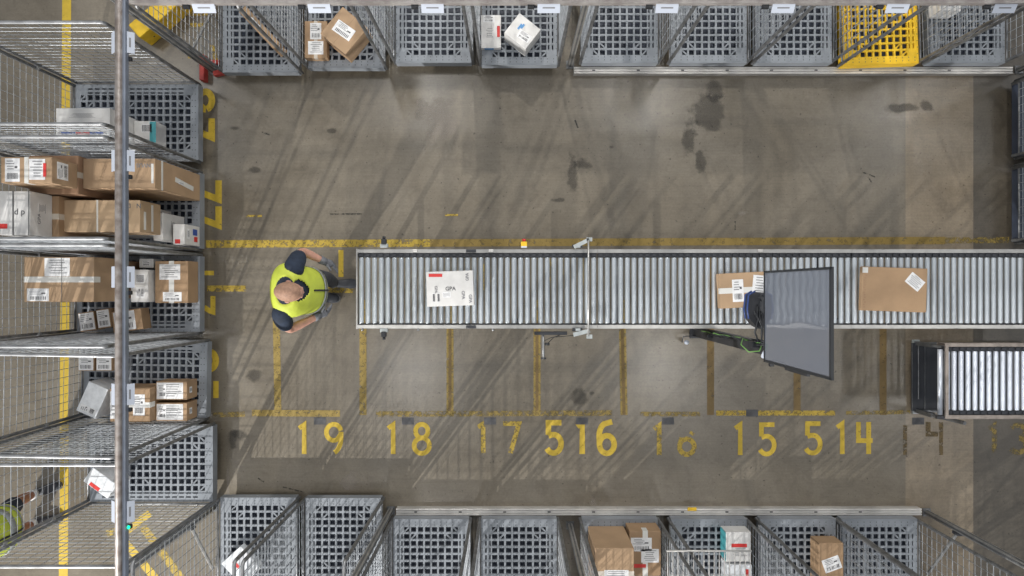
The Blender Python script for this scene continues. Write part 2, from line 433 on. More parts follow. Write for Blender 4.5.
def wire_panel(axis, half, z0=.23, z1=1.715, wires=20, bars=9):
    """a steel tube frame filled with wire: axis 'y' runs front to back, 'x' runs across"""
    def q(t,z): return (0,t,z) if axis=='y' else (t,0,z)
    fr = mb('steel_post'); R=.035; zt=z1+.03; pts=[q(-half,.14),q(-half,zt-R)]
    for a in (30,60): pts.append(q(-half+R-R*math.cos(math.radians(a)), zt-R+R*math.sin(math.radians(a))))
    e = fr.tube([q(-half,.12),q(-half,zt-R)], .0155, 10)
    e.m('galvanised')
    cs=[q(-half,zt-R)]
    for a in (22,45,68,90): cs.append(q(-half+R-R*math.cos(math.radians(a)), zt-R+R*math.sin(math.radians(a))))
    for a in (90,68,45,22,0): cs.append(q(half-R+R*math.cos(math.radians(a)), zt-R+R*math.sin(math.radians(a))))
    e.smooth=True
    e.tube(cs, .0145, 10); e.m('steel_post'); e.tube([q(half,zt-R),q(half,.12)], .0155, 10)
    e.tube([q(-half,z0-.02),q(half,z0-.02)], .010, 8)
    frame = e
    w = mb('galv_wire')
    for i in range(wires):
        z = z0+.03+(z1-z0-.03)*i/(wires-1)
        r = .0042 if i in (6,13) else .0028
        w.tube([q(-half+.012,z),q(half-.012,z)], r, 5)
    for i in range(bars):
        t = -half+(2*half)*(i+1)/(bars+1)
        off=.006
        pt=[(off,t,z0-.02),(off,t,z1+.02)] if axis=='y' else [(t,off,z0-.02),(t,off,z1+.02)]
        w.tube(pt, .0026, 5)
    return frame, w
def caster():
    b = mb('galvanised'); b.box((0,0,.158),(.07,.07,.006)); b.box((0,.024,.11),(.045,.004,.09)); b.box((0,-.024,.11),(.045,.004,.09))
    b.m('rubber'); b.smooth=True; b.cyl((0,-.017,.0505),(0,.017,.0505),.05,20)
    return b
def make_cage(plate_mat, label):
    root = empty('roll_cage'); tag(root, label, 'roll cage', 'wire roll cages around the sorting area')
    p = base_plate(plate_mat); p.parent = root
    mb('shade_navy').bb(-.365,-.595,.125,.365,.595,.14).build('shade_panel', root)  # added dark panel, stands for the deep shade seen through the plate holes
    for sx in (-1,1):
        fr, w = wire_panel('y', .595, bars=12)
        f = fr.build('side_frame', root, (sx*.391,0,0)); w.build('wire_mesh', f)
    fr, w = wire_panel('x', .362, bars=8)
    f = fr.build('back_frame', root, (0,.622,0)); w.build('wire_mesh', f)
    for sx in (-1,1):
        for sy in (-1,1): caster().build('caster', root, (sx*.30,sy*.48,0))
    for sx in (-1,1):
        for z in (.75,1.35): mb('galvanised').box((0,0,0),(.05,.035,.03)).build('clip', root, (sx*.375,.608,z))
    return root
CAGE_W=.8
proto = make_cage('grey_plastic','x')
yel = make_cage('yellow_plastic','roll cage with a bright yellow base plate in the top row')
first=[True]
def cage(px_c, py_c, side, label, turn=0.0):
    """px_c, py_c: pixel of the middle of the front edge of the base plate"""
    p = P(px_c, py_c, .2); rz={'top':0,'bottom':math.pi,'left':math.pi/2,'right':math.pi/2}[side]+math.radians(turn)
    off = Matrix.Rotation(rz,3,'Z')@Vector((0,.616,0))
    if side=='right': off = -off
    r = yel if label==yel['label'] else (proto if first[0] else dup(proto))
    if r is not yel: first[0]=False
    r.location=(p.x+off.x,p.y+off.y,0); r.rotation_euler=(0,0,rz); r['label']=label
    return r
T=[]
for x,y,l in [(260.5,72.5,'grey roll cage at the left end of the top row holding one leaning flat carton'),
              (346,68,'grey top row roll cage holding a small labelled carton and a tilted brown carton'),
              (433.5,63,'empty grey roll cage in the top row between the brown cartons and the white parcels'),
              (519.5,65,'grey roll cage in the top row holding two white parcels'),
              (620,63,'empty grey roll cage at the left end of the upper floor rail'),
              (709,63,'empty grey roll cage, second from the left end of the upper floor rail'),
              (794,63,'grey roll cage in the top row directly left of the yellow one'),
              (967,63,'grey roll cage in the top right corner, right of the yellow one')]:
    cage(x,y,'top',l)
cage(881,64.5,'top',yel['label'],turn=2.0)
for x,y,l in [(258,497.5,'grey roll cage at the left end of the bottom row holding a white bag'),
              (343,498,'empty grey roll cage in the bottom row, second from the left'),
              (431,519,'empty grey roll cage at the left end of the lower floor rail'),
              (519,519,'empty grey roll cage second from the left end of the lower floor rail'),
              (620,519,'grey roll cage in the bottom row holding two large brown cartons'),
              (709,519,'grey roll cage in the bottom row with a wire shelf over white parcels'),
              (798,519,'grey roll cage in the bottom row holding one upright brown carton'),
              (879.5,519,'empty grey roll cage at the right end of the bottom row')]:
    cage(x,y,'bottom',l)
for x,y,l in [(198.5,122,'uppermost roll cage of the left row, holding white and teal cartons'),
              (200,210.5,'left row roll cage stacked high with cartons, second from top'),
              (200,294,'left row roll cage, third from top, with a large taped brown carton'),
              (207,380,'left row roll cage, fourth from top, with two stacked white-topped boxes'),
              (213,464,'lowest roll cage of the left row, holding one white parcel with red mark')]:
    cage(x,y,'left',l, turn={380:-1.0}.get(y,0))
for x,y,l in [(1019,118,'roll cage at the right photo edge, upper of two with backs to the aisle'),
              (1019,203.5,'roll cage at the right edge of the photo, directly above the conveyor')]:
    cage(x,y,'right',l)

dk = None  # right-hand base plates are coloured dark to imitate the shade on them
for rc in [o for o in C.objects if o.type=='EMPTY' and 'right' in o.get('label','') and 'photo edge' in o.get('label','') or o.get('label','').startswith('roll cage at the right edge')]:
    for ch in rc.children:
        if ch.name.startswith('base_plate'):
            if dk is None:
                dk = ch.data.copy(); dk.materials[0] = M['shade_navy']
            ch.data = dk
# ------------------------------------------------------------------ boxes
def flabel(b, w, h, ang, cu, cv, lz, style, mxf):
    pass
FACES = {'top':(Vector((1,0,0)),Vector((0,1,0)),Vector((0,0,1))),
         '+x':(Vector((0,1,0)),Vector((0,0,1)),Vector((1,0,0))),
         '-x':(Vector((0,-1,0)),Vector((0,0,1)),Vector((-1,0,0))),
         '+y':(Vector((-1,0,0)),Vector((0,0,1)),Vector((0,1,0))),
         '-y':(Vector((1,0,0)),Vector((0,0,1)),Vector((0,-1,0)))}
def sticker(root, size, face, u, v, w, h, ang=0, style='ship', name='shipping_label', base='label_white', lift=.0012):
    """u,v in -1..1 over the face"""
    U,V,N = FACES[face]; sx,sy,sz = size
    hu = abs(U.x)*sx/2+abs(U.y)*sy/2; hv = abs(V.y)*sy/2+abs(V.z)*sz/2; hn = abs(N.x)*sx/2+abs(N.y)*sy/2+abs(N.z)*sz/2
    c = U*(u*hu)+V*(v*hv)+N*(hn+lift)+Vector((0,0,sz/2))
    a = math.radians(ang); A = U*math.cos(a)+V*math.sin(a); B = -U*math.sin(a)+V*math.cos(a)
    mx = Matrix((A,B,N)).transposed()
    def plate(b, du, dv, ww, hh, k): b.box(c+A*du+B*dv+N*(.0006*k), (ww,hh,.0012), mx=mx)
    b = mb(base); plate(b,0,0,w,h,0)
    rnd = random.Random(int((u+2)*100+(v+3)*991+w*1e4))
    if style=='ship':
        b.m('ink')
        n=10; x=-w*.34
        for i in range(n):
            ww = w*rnd.choice((.02,.035,.05)); plate(b, x, -h*.26, ww, h*.26, 2); x += w*.075
        b.m('ink_grey')
        for i in range(4): plate(b, -w*.12+rnd.uniform(-.05,.05)*w, h*(.38-.11*i), w*rnd.uniform(.35,.6), h*.035, 2)
        b.m('ink'); plate(b, w*.25, h*.12, w*.18, h*.10, 2)
    elif style=='lines':
        b.m('ink_grey')
        for i in range(6): plate(b, rnd.uniform(-.06,.06)*w, h*(.38-.14*i), w*rnd.uniform(.4,.8), h*.04, 2)
    elif style=='red':
        b.m('red'); plate(b, 0, h*.3, w*.8, h*.25, 2); b.m('ink_grey')
        for i in range(4): plate(b, -w*.05, h*(.05-.12*i), w*rnd.uniform(.4,.7), h*.04, 2)
    elif style=='bars':
        b.m('ink')
        x=-w*.42
        while x<w*.42:
            ww=w*rnd.choice((.02,.04,.03)); plate(b,x,0,ww,h*.8,2); x+=ww+w*.03
    o = b.build(name, root); return o
def wordmark(root, size, face, u, v, txt, hgt, ang=0, m='ink', name='printed_word'):
    U,V,N = FACES[face]; sx,sy,sz = size
    hu = abs(U.x)*sx/2+abs(U.y)*sy/2; hv = abs(V.y)*sy/2+abs(V.z)*sz/2; hn = abs(N.x)*sx/2+abs(N.y)*sy/2+abs(N.z)*sz/2
    c = U*(u*hu)+V*(v*hv)+N*(hn+.001)+Vector((0,0,sz/2))
    a = math.radians(ang); A = U*math.cos(a)+V*math.sin(a); B = -U*math.sin(a)+V*math.cos(a)
    cu = bpy.data.curves.new(name,'FONT'); cu.body=txt; cu.size=hgt*1.4; cu.align_x='CENTER'; cu.align_y='CENTER'; cu.extrude=.0006; cu.offset=.0008
    tmp = bpy.data.objects.new(name,cu); C.objects.link(tmp); dg = bpy.context.evaluated_depsgraph_get()
    me = bpy.data.meshes.new_from_object(tmp.evaluated_get(dg)); bpy.data.objects.remove(tmp); bpy.data.curves.remove(cu)
    me.materials.clear(); me.materials.append(M[m]); o = bpy.data.objects.new(name,me); C.objects.link(o); o.parent=root
    R = Matrix((A,B,N)).transposed().to_4x4(); o.matrix_local = Matrix.Translation(c)@R
    return o
def carton(name, label, cat, cx, cy, z0, size, rz=0.0, m='cardboard', tape='x', tape_m='tape_clear', group=None, seams=True, taper=0):
    sx,sy,sz=size
    root = empty(name, (cx,cy,z0), rz); tag(root, label, cat, group)
    b = mb(m); r=min(.006, sz*.12)
    b.bev((0,0,sz/2),(sx,sy,sz),r)
    b.build('body', root)
    if seams and m.startswith('card'):
        s = mb('kraft_edge')
        if tape=='x': s.bb(-sx/2+.004,-.0012,sz-.0006,sx/2-.004,.0012,sz+.0006)
        else: s.bb(-.0012,-sy/2+.004,sz-.0006,.0012,sy/2-.004,sz+.0006)
        s.build('flap_seam', root)
    if tape:
        t = mb(tape_m); w=.05
        if sx<.25 or sy<.25: w=.035
        e=min(.09, sz*.45)
        if tape=='x':
            t.bb(-sx/2-.001,-w/2,sz,sx/2+.001,w/2,sz+.0012); t.bb(sx/2,-w/2,sz-e,sx/2+.0012,w/2,sz+.001); t.bb(-sx/2-.0012,-w/2,sz-e,-sx/2,w/2,sz+.001)
        else:
            t.bb(-w/2,-sy/2-.001,sz,w/2,sy/2+.001,sz+.0012); t.bb(-w/2,sy/2,sz-e,w/2,sy/2+.0012,sz+.001); t.bb(-w/2,-sy/2-.0012,sz-e,w/2,-sy/2,sz+.001)
        t.build('tape', root)
    return root, size
def cpx(name, label, cat, x0,y0,x1,y1, zt, z0, rz=0, **k):
    """axis-aligned top face given by its pixel rectangle at height zt"""
    a=P(x0,y1,zt); b=P(x1,y0,zt)
    return carton(name,label,cat,(a.x+b.x)/2,(a.y+b.y)/2,z0,(b.x-a.x,b.y-a.y,zt-z0),math.radians(rz),**k)
def crot(name,label,cat,cx,cy,wpx,hpx,rz,zt,z0,**k):
    c=P(cx,cy,zt); s=(H-zt)/F
    return carton(name,label,cat,c.x,c.y,z0,(wpx*s,hpx*s,zt-z0),math.radians(rz),**k)
Z=.2035
def strap(root,size,axis,t,m='strap',w=.012):
    sx,sy,sz=size; b=mb(m)
    if axis=='y':
        x=t*sx/2; b.bb(x-w/2,-sy/2-.002,sz,x+w/2,sy/2+.002,sz+.003); b.bb(x-w/2,-sy/2-.003,0.004,x+w/2,-sy/2,sz+.003); b.bb(x-w/2,sy/2,0.004,x+w/2,sy/2+.003,sz+.003)
    b.build('strap',root)

# --- conveyor parcels
ZC=.8015
r,s = crot('parcel','white bagged parcel with red sticker lying on the conveyor near the worker','parcel',450,288.5,47,35,2,ZC+.13,ZC,m='white_box',tape=None)
sticker(r,s,'top',-.60,.78,.12,.028,-2,'none','red_sticker','red')
wordmark(r,s,'top',.02,-.02,'GPA',.034,0,'ink'); wordmark(r,s,'top',-.60,-.03,'GPA',.024,-90,'ink_grey'); wordmark(r,s,'top',.55,-.40,'GPA',.028,-90,'ink_grey'); wordmark(r,s,'top',.85,-.62,'GPA',.028,-90,'ink_grey'); wordmark(r,s,'top',.75,.62,'GPA',.026,90,'ink_grey')
sticker(r,s,'top',-.70,-.50,.020,.085,0,'bars','barcode','label_white'); sticker(r,s,'top',-.50,-.50,.020,.085,0,'bars','barcode','label_white')
sticker(r,s,'top',-.15,-.35,.05,.07,90,'lines','printed_panel','label_white')
r,s = crot('cardboard_box','brown taped carton on the conveyor half hidden by the tall screen','box',743,290,46,35,3,ZC+.10,ZC,m='cardboard_light',tape='x',tape_m='tape_white')
sticker(r,s,'top',-.22,-.02,.10,.20,0,'ship'); sticker(r,s,'top',.72,.25,.12,.17,-8,'lines')
r,s = crot('cardboard_box','wide brown carton with one small white label, on the conveyor right of the screen','box',894.5,289.5,65,44,-2,ZC+.055,ZC,m='cardboard',tape=None,seams=False)
sticker(r,s,'top',.62,.38,.15,.11,-38,'lines')
sc = mb('cardboard_dark')
for i in range(16): sc.box((-s[0]*.47+random.random()*.02, -s[1]*.42+i*.022, s[2]+.0005),(.014,.010,.0012))
sc.build('scuffed_edge', r)
b = mb('tape_white').box((-s[0]*.46,s[1]*.42,s[2]+.0014),(.05,.05,.001)); b.build('tape', r)

# --- top row
r,s = crot('flat_carton','flat brown carton leaning against the wire side in the leftmost top cage','box',259,27,50,9,-47,.46,Z,m='cardboard_light',tape=None,seams=False)
sticker(r,s,'top',-.2,0,.14,.03,0,'lines')
r,s = cpx('cardboard_box','small brown carton with long white labels, left in the second top cage','box',304.5,21,327,58,.30,Z,m='cardboard',tape='y')
sticker(r,s,'top',0,.45,.11,.16,0,'ship'); sticker(r,s,'top',0,-.45,.15,.13,0,'lines')
r,s = crot('cardboard_box','tilted brown carton with white label in the second top cage','box',344,30.5,33,35,-40,.46,Z,m='cardboard_light',tape=None)
sticker(r,s,'top',-.02,0,.20,.12,5,'ship')
r,s = cpx('parcel','upright white parcel with red mark in a top row cage','parcel',481,15,501,48,.26,Z,m='white_box',tape=None)
sticker(r,s,'top',.75,.0,.028,.11,0,'none','red_sticker','red'); sticker(r,s,'top',-.2,.78,.11,.07,0,'ship'); sticker(r,s,'top',-.1,-.1,.11,.12,0,'lines','printed_panel','white_box')
sticker(r,s,'-y',-.2,.1,.09,.04,0,'none','blue_print','blue_light')
r,s = crot('parcel','white square parcel turned at an angle in a top row cage','parcel',522.5,31,27,25,-38,.42,Z,m='white_box',tape=None)
sticker(r,s,'top',.35,-.25,.13,.08,5,'ship'); sticker(r,s,'top',-.35,.15,.02,.06,0,'none','blue_print','blue_light'); sticker(r,s,'top',-.2,.3,.02,.05,0,'none','blue_print','blue_light')
r,s = cpx('parcel','white parcel at the back of the top right cage','parcel',940,-6,961,11,.40,Z,m='white_box',tape=None)
sticker(r,s,'top',0,0,.12,.1,0,'ship')
# --- bottom row
r,s = crot('plastic_bag','crumpled white plastic mailer in the leftmost bottom cage','bag',241,566,26,30,42,.30,Z,m='white_poly',tape=None)
sticker(r,s,'top',-.2,.3,.03,.08,0,'none','red_sticker','red')
r,s = cpx('cardboard_box','large plain brown carton, left of two in a bottom row cage','box',595,548,634,600,.78,Z,m='cardboard_light',tape='x')
sticker(r,s,'top',.1,-.1,.22,.12,0,'lines')
r,s = cpx('cardboard_box','brown carton with several white labels, right of two in a bottom cage','box',629.5,531,661,576,.44,Z,m='cardboard',tape='y',tape_m='tape_white')
sticker(r,s,'top',-.25,.40,.20,.13,0,'ship'); sticker(r,s,'top',.3,-.1,.17,.13,0,'lines'); sticker(r,s,'top',-.35,-.55,.12,.035,0,'none','red_sticker','red')
r,s = cpx('parcel','white parcel with teal edge and red mark under the wire shelf','parcel',726,532,751,562,.38,Z,m='white_box',tape=None)
sticker(r,s,'top',.05,.1,.15,.035,0,'none','red_sticker','red'); sticker(r,s,'top',.1,-.35,.16,.10,0,'lines','printed_panel','white_box')
sticker(r,s,'-x',0,0,s[1]*.95,s[2]*.95,0,'none','teal_side','teal')
r,s = cpx('parcel','white bagged parcel behind the teal-edged one under wire shelf','parcel',727,565,752,592,.40,Z,m='white_poly',tape=None)
sticker(r,s,'top',.6,.3,.03,.1,0,'none','red_sticker','red')
r,s = cpx('cardboard_box','upright brown carton with a tilted white label in bottom row','box',819,543,843.5,590,.40,Z,m='cardboard',tape=None)
sticker(r,s,'top',.05,.1,.17,.13,20,'ship')
# wire shelf in that cage
sh = mb('zinc_rail'); zsh=1.13
pp=P(709,551,zsh)
sh.smooth=True
sh.tube([(pp.x-.365,pp.y,zsh),(pp.x+.365,pp.y,zsh)],.009,8); sh.tube([(pp.x-.365,pp.y-1.05,zsh),(pp.x+.365,pp.y-1.05,zsh)],.009,8)
shelf = sh.build('wire_shelf'); tag(shelf,'horizontal wire shelf at mid height in a bottom row cage','shelf')
w=mb('zinc_rail')
for i in range(17): w.tube([(pp.x-.355+i*.0444,pp.y,zsh),(pp.x-.355+i*.0444,pp.y-1.05,zsh)],.0048,5)
for i in range(1,5): w.tube([(pp.x-.36,pp.y-.21*i,zsh-.006),(pp.x+.36,pp.y-.21*i,zsh-.006)],.003,5)
w.build('shelf_wires',shelf)
# --- left row, first cage
r,s = cpx('cardboard_box','long white carton with red and blue marks in the uppermost left cage','box',56,108,110,139,.80,Z,m='white_box',tape=None)
for u,c in ((-.55,'blue'),(.0,'red'),(.5,'blue')): sticker(r,s,'top',u,-.62,.13,.025,0,'none','colour_mark',c)
sticker(r,s,'top',0,.5,.35,.05,0,'lines','printed_panel','white_box')
r,s = cpx('cardboard_box','white carton with a teal end, front of the uppermost left cage','box',134,121,155,143,.42,Z,m='white_box',tape=None)
sticker(r,s,'top',.80,0,.06,.2,0,'none','teal_print','teal'); sticker(r,s,'top',.2,.35,.10,.08,0,'bars','barcode')
# --- left row, second cage (stacked high)
r,s = carton('cardboard_box','brown carton underneath the small carton with the red-marked label, stacked left cage','box',-3.945,.975,Z,(.42,.33,.92),0,m='cardboard_dark',tape='x')
sticker(r,s,'+x',0,.6,.14,.14,0,'ship')
r,s = cpx('cardboard_box','small brown carton with a red-marked white label on top of the stack in left cage','box',1,157,52,183,1.45,1.1245,m='cardboard_light',tape='y',tape_m='tape_white')
sticker(r,s,'top',-.55,0,.12,.19,0,'ship'); sticker(r,s,'top',.42,.05,.13,.17,0,'lines'); sticker(r,s,'top',.72,.0,.025,.11,0,'none','red_sticker','red',lift=.003); sticker(r,s,'+x',.1,.2,.14,.14,0,'ship')
r,s = cpx('cardboard_box','long brown carton standing high at the back of the stacked left cage','box',83,158.5,155,188.5,1.06,Z,m='cardboard_light',tape=None,seams=False)
wordmark(r,s,'top',.62,.55,'INVUS D',.035,180,'ink_grey'); sticker(r,s,'top',.93,.0,.02,.17,0,'none','tape','tape_white'); sticker(r,s,'+x',-.1,-.25,.045,.36,-6,'none','tape','tape_white'); sticker(r,s,'+x',-.1,-.1,.03,.10,0,'lines',lift=.003); sticker(r,s,'+x',0,.72,.26,.03,0,'none','tape','tape_white')
r,s = carton('cardboard_box','brown carton beneath the strapped white carton in left cage','box',-4.115,.62,Z,(.36,.36,.87),0,m='cardboard',tape='x')
r,s = cpx('cardboard_box','white carton with dark strap at the frame edge, in the stacked left cage','box',-2,191,30,235,1.35,1.0755,m='white_box',tape=None)
strap(r,s,'y',-.05,'strap_dark'); strap(r,s,'y',.93,'strap_dark',.008)
sticker(r,s,'top',-.75,-.6,.09,.04,0,'none','red_sticker','red'); wordmark(r,s,'top',.35,.05,'d p',.05,0,'ink'); wordmark(r,s,'+x',-.2,.2,'GPA',.035,0,'ink_grey'); sticker(r,s,'+x',.3,-.1,.1,.1,0,'lines','printed_panel','white_box')
r,s = carton('cardboard_box','grey-white carton beneath the strapped tan carton in left cage','box',-3.62,.63,Z,(.46,.26,.44),0,m='white_box',tape='x')
r,s = cpx('cardboard_box','long tan carton with a white strap at the front of the stacked left cage','box',64,200,140,232,1.0,.6465,m='cardboard_tan',tape=None,seams=False)
strap(r,s,'y',-.12,'strap',.014); wordmark(r,s,'top',.75,.65,'N   D D',.04,180,'ink'); sticker(r,s,'+x',-.25,.55,.16,.035,0,'none','tape','tape_white'); sticker(r,s,'+x',0,-.15,.24,.035,0,'none','tape','tape_white')
r,s = carton('cardboard_box','white carton upright between tan carton and small red and blue marked one','box',-3.305,.575,Z,(.09,.26,.42),0,m='white_box',tape=None)
sticker(r,s,'+x',.2,.1,.1,.1,0,'lines','printed_panel','white_box')
r,s = cpx('cardboard_box','small white carton with red and blue marks at the left cage front corner','box',173,224,184.5,244.5,.52,Z,m='white_box',tape=None)
sticker(r,s,'+x',-.35,-.45,.05,.07,0,'none','red_sticker','red'); sticker(r,s,'+x',.35,-.35,.06,.09,0,'none','blue_print','blue'); sticker(r,s,'+x',.1,.5,.10,.05,0,'lines'); sticker(r,s,'top',-.2,-.7,.05,.04,0,'none','red_sticker','red')
# --- left row, third cage
r,s = carton('cardboard_box','plain brown carton hidden below the large taped carton in left cage','box',-3.96,.08,Z,(.52,.36,.34),0,m='cardboard_dark',tape='x')
r,s = cpx('cardboard_box','large brown carton with long white tape and two labels in left cage','box',24,257,94,302,1.05,.5455,m='cardboard_light',tape='x',tape_m='tape_white')
sticker(r,s,'top',-.05,.55,.22,.16,0,'lines'); sticker(r,s,'top',-.6,-.68,.19,.11,0,'ship'); strap(r,s,'y',.08,'strap_dark',.004)
a = P(128,302,.5); 
r,s = carton('cardboard_box','white carton with barcodes beside the large taped carton','box',-3.545,.02,Z,(.165,.31,.30),0,m='white_box',tape=None)
sticker(r,s,'top',.1,.45,.08,.09,0,'bars','barcode'); sticker(r,s,'top',.1,-.4,.10,.08,90,'ship')
r,s = carton('parcel','small white parcel behind the white barcoded carton','parcel',-3.555,.24,Z,(.14,.09,.16),0,m='white_box',tape=None)
sticker(r,s,'top',0,0,.08,.05,0,'ship')
r,s = cpx('cardboard_box','brown carton with two white labels at the front of third left cage','box',155,261,188,303,.42,Z,m='cardboard',tape='y',tape_m='tape_white')
sticker(r,s,'top',-.1,.48,.20,.15,0,'lines'); sticker(r,s,'top',.05,-.70,.18,.09,0,'ship')
for x0,y0,x1,y1,z,l in [(79,312,95,331,.36,'small white-labelled parcel leftmost along the lower side of third left cage'),(97,309,110,328,.38,'small white-labelled parcel second from left in third left cage'),(112,310,142,331,.36,'small brown box with a white top label in third left cage, right of two parcels')]:
    r,s = cpx('parcel',l,'parcel',x0,y0,x1,y1,z,Z,rz=8,m='cardboard',tape=None,seams=False)
    sticker(r,s,'top',-.15 if x0>100 else 0,0,s[0]*(.7 if x0>100 else .93),s[1]*.9,0,'ship')
# --- left row, fourth cage
for x0,x1,l in [(78,94,'small white-labelled parcel at back of the fourth left cage'),(96,112,'small parcel beside another at the back of the fourth left cage')]:
    r,s = cpx('parcel',l,'parcel',x0,355,x1,371,.40,Z,m='cardboard',tape=None,seams=False); sticker(r,s,'top',0,0,s[0]*.92,s[1]*.9,0,'ship')
r,s = crot('parcel','tilted white bagged parcel at the back of the fourth left cage','parcel',92,400,32,21,66,.50,Z,m='white_poly',tape=None)
sticker(r,s,'top',-.65,0,.06,.16,0,'ship'); 
r,s = cpx('cardboard_box','brown carton with upright label in the middle of fourth left cage','box',110,388,150,422,.52,Z,m='cardboard',tape='x',tape_m='tape_white')
sticker(r,s,'top',.45,0,.11,.20,0,'ship'); sticker(r,s,'top',-.8,0,.07,.26,0,'lines')
for y0,y1,l in [(381.5,400,'white-topped brown box, upper of two at the front of fourth left cage'),(403,421,'white-topped brown box, lower of two at the front of fourth left cage')]:
    r,s = cpx('cardboard_box',l,'box',156,y0,187,y1,.42,Z,m='cardboard',tape=None,seams=False); sticker(r,s,'top',-.1,0,s[0]*.85,s[1]*.88,0,'lines'); sticker(r,s,'top',-.6,0,.08,.13,0,'ship',lift=.003); sticker(r,s,'+x',0,.3,.06,.05,0,'lines')
# --- left row, fifth cage
r,s = crot('parcel','white bagged parcel with red mark lying askew in the lowest left cage','parcel',100,483,30,17,-36,.46,Z,m='white_poly',tape=None)
sticker(r,s,'top',-.15,-.72,.11,.035,0,'none','red_sticker','red')

# ------------------------------------------------------------------ roller conveyors
def roller(half, r, m):
    b = mb(m); b.smooth=True
    pts=[(0,-half,0),(0,-half+.006,0),(0,-half+.0061,0),(0,half-.0061,0),(0,half-.006,0),(0,half,0)]
    b.tube(pts, r, 18, radii=[r*.86,r,r,r,r,r*.86]); b.smooth=False
    b.m('dark_metal'); b.cyl((0,-half-.03,0),(0,half+.03,0),.006,8)
    return b
def conveyor(label, x0, x1, yc, half_w, rail_m, roll_m, ztop=.80, pitch=.0608, leg_x=(), end_cap=None, asym=.0145):
    root = empty('roller_conveyor',((x0+x1)/2,yc,0)); tag(root,label,'conveyor','straight roller conveyor sections'); L=x1-x0
    hx=L/2; pitch=L/round(L/pitch)
    for sy in (-1,1):
        b = mb(rail_m); y=half_w
        b.bb(-hx,sy*y,ztop-.12,hx,sy*(y-.004),ztop); b.bb(-hx,sy*y,ztop-.004,hx,sy*(y-.032),ztop); b.bb(-hx,sy*y,ztop-.12,hx,sy*(y-.032),ztop-.116)
        b.bb(-hx,sy*(y-.030),ztop-.012,hx,sy*(y-.034),ztop)
        b.build('side_rail',root)
        inn=.074 if (sy>0 or not asym) else .046
        d = mb('dark_strip'); d.bb(-hx+.004,sy*(y-.034),ztop-.06,hx-.004,sy*(y-inn),ztop-.016)
        n=round(L/pitch)
        for i in range(n): d.bev((-hx+pitch*(i+.5), sy*(y-(.034+inn)/2), ztop-.010),(.034,(inn-.034)*.6,.014),.003)
        d.build('bearing_strip',root)
    n = round(L/pitch); half = half_w-.076+asym
    proto_r = roller(half,.0228 if asym else .0215,roll_m).build('roller',root,(-hx+pitch*.5,-asym,ztop-.0228))
    for i in range(1,n):
        o = proto_r.copy(); C.objects.link(o); o.parent=root; o.location=(-hx+pitch*(i+.5),-asym,ztop-.0228)
    for lx in leg_x:
        for sy in (-1,1):
            b = mb('galvanised'); b.bb(lx-.02,sy*(half_w-.006)-.02,.01,lx+.02,sy*(half_w-.006)+.014,ztop-.12) if False else b.bb(lx-.02,sy*(half_w-.045),.012,lx+.02,sy*(half_w-.008),ztop-.12)
            b.m('rubber'); b.smooth=True; b.cyl((lx,sy*(half_w-.026),0),(lx,sy*(half_w-.026),.012),.035,16)
            b.build('leg',root)
        mb('galvanised').bb(lx-.012,-half_w+.045,.25,lx+.012,half_w-.045,.28).build('cross_brace',root)
    return root
yw=.361; YC=-.008
xa=(357.5-512)/F*6.2; xb=.775; xc=3.088; xd=5.2
c1=conveyor('left section of the long roller conveyor ending beside the worker',xa,xb,YC,yw,'aluminium','roller_steel',leg_x=(-.95,.35))
c2=conveyor('middle section of the long roller conveyor, passing under the tall screen',xb+.002,xc,YC,yw,'aluminium','roller_steel',leg_x=(-.9,.9))
c3=conveyor('right section of the long roller conveyor with the wide brown carton',xc+.002,xd,YC,yw,'aluminium','roller_steel',leg_x=(-.8,.9))
# end plate at the worker's end
hx=(xb-xa)/2
mb('aluminium').bb(-hx-.012,-yw-.003,.68,-hx,yw+.003,.803).build('end_plate',c1)
for x in (411,471):
    p=P(x,251,.81); b=mb('dark_metal').bev((p.x-c1.location.x,yw-.016,.806),(.09,.028,.014),.004); 
    if x==471: b.build('clamp',c1)
    b=mb('dark_metal').bev((p.x-c1.location.x,-yw+.016,.806),(.09,.028,.014),.004)
    if x==471: b.build('clamp',c1)
for x in (362,418,493):
    p=P(x,330,.78); b=mb('galvanised'); b.smooth=True; b.cyl((p.x-c1.location.x,-yw-.022,.765),(p.x-c1.location.x,-yw,.765),.012,12); b.build('bolt',c1)
for x in (415,491,760,):
    par=c1 if x<600 else c2
    p=P(x,250,.8); mb('zinc_rail').bev((p.x-par.location.x,yw-.014,.806),(.045,.026,.012),.004).build('bracket',par)
for par,xs_ in ((c1,(407,462,495,567)),(c2,(640,727,820))):
    for x in xs_:
        p=P(x,288,.74)
        if par.location.x-2 < p.x < par.location.x+2: mb('black_plastic').bb(p.x-par.location.x-.014,-.29,.70,p.x-par.location.x+.014,.29,.745).build('cross_member',par)
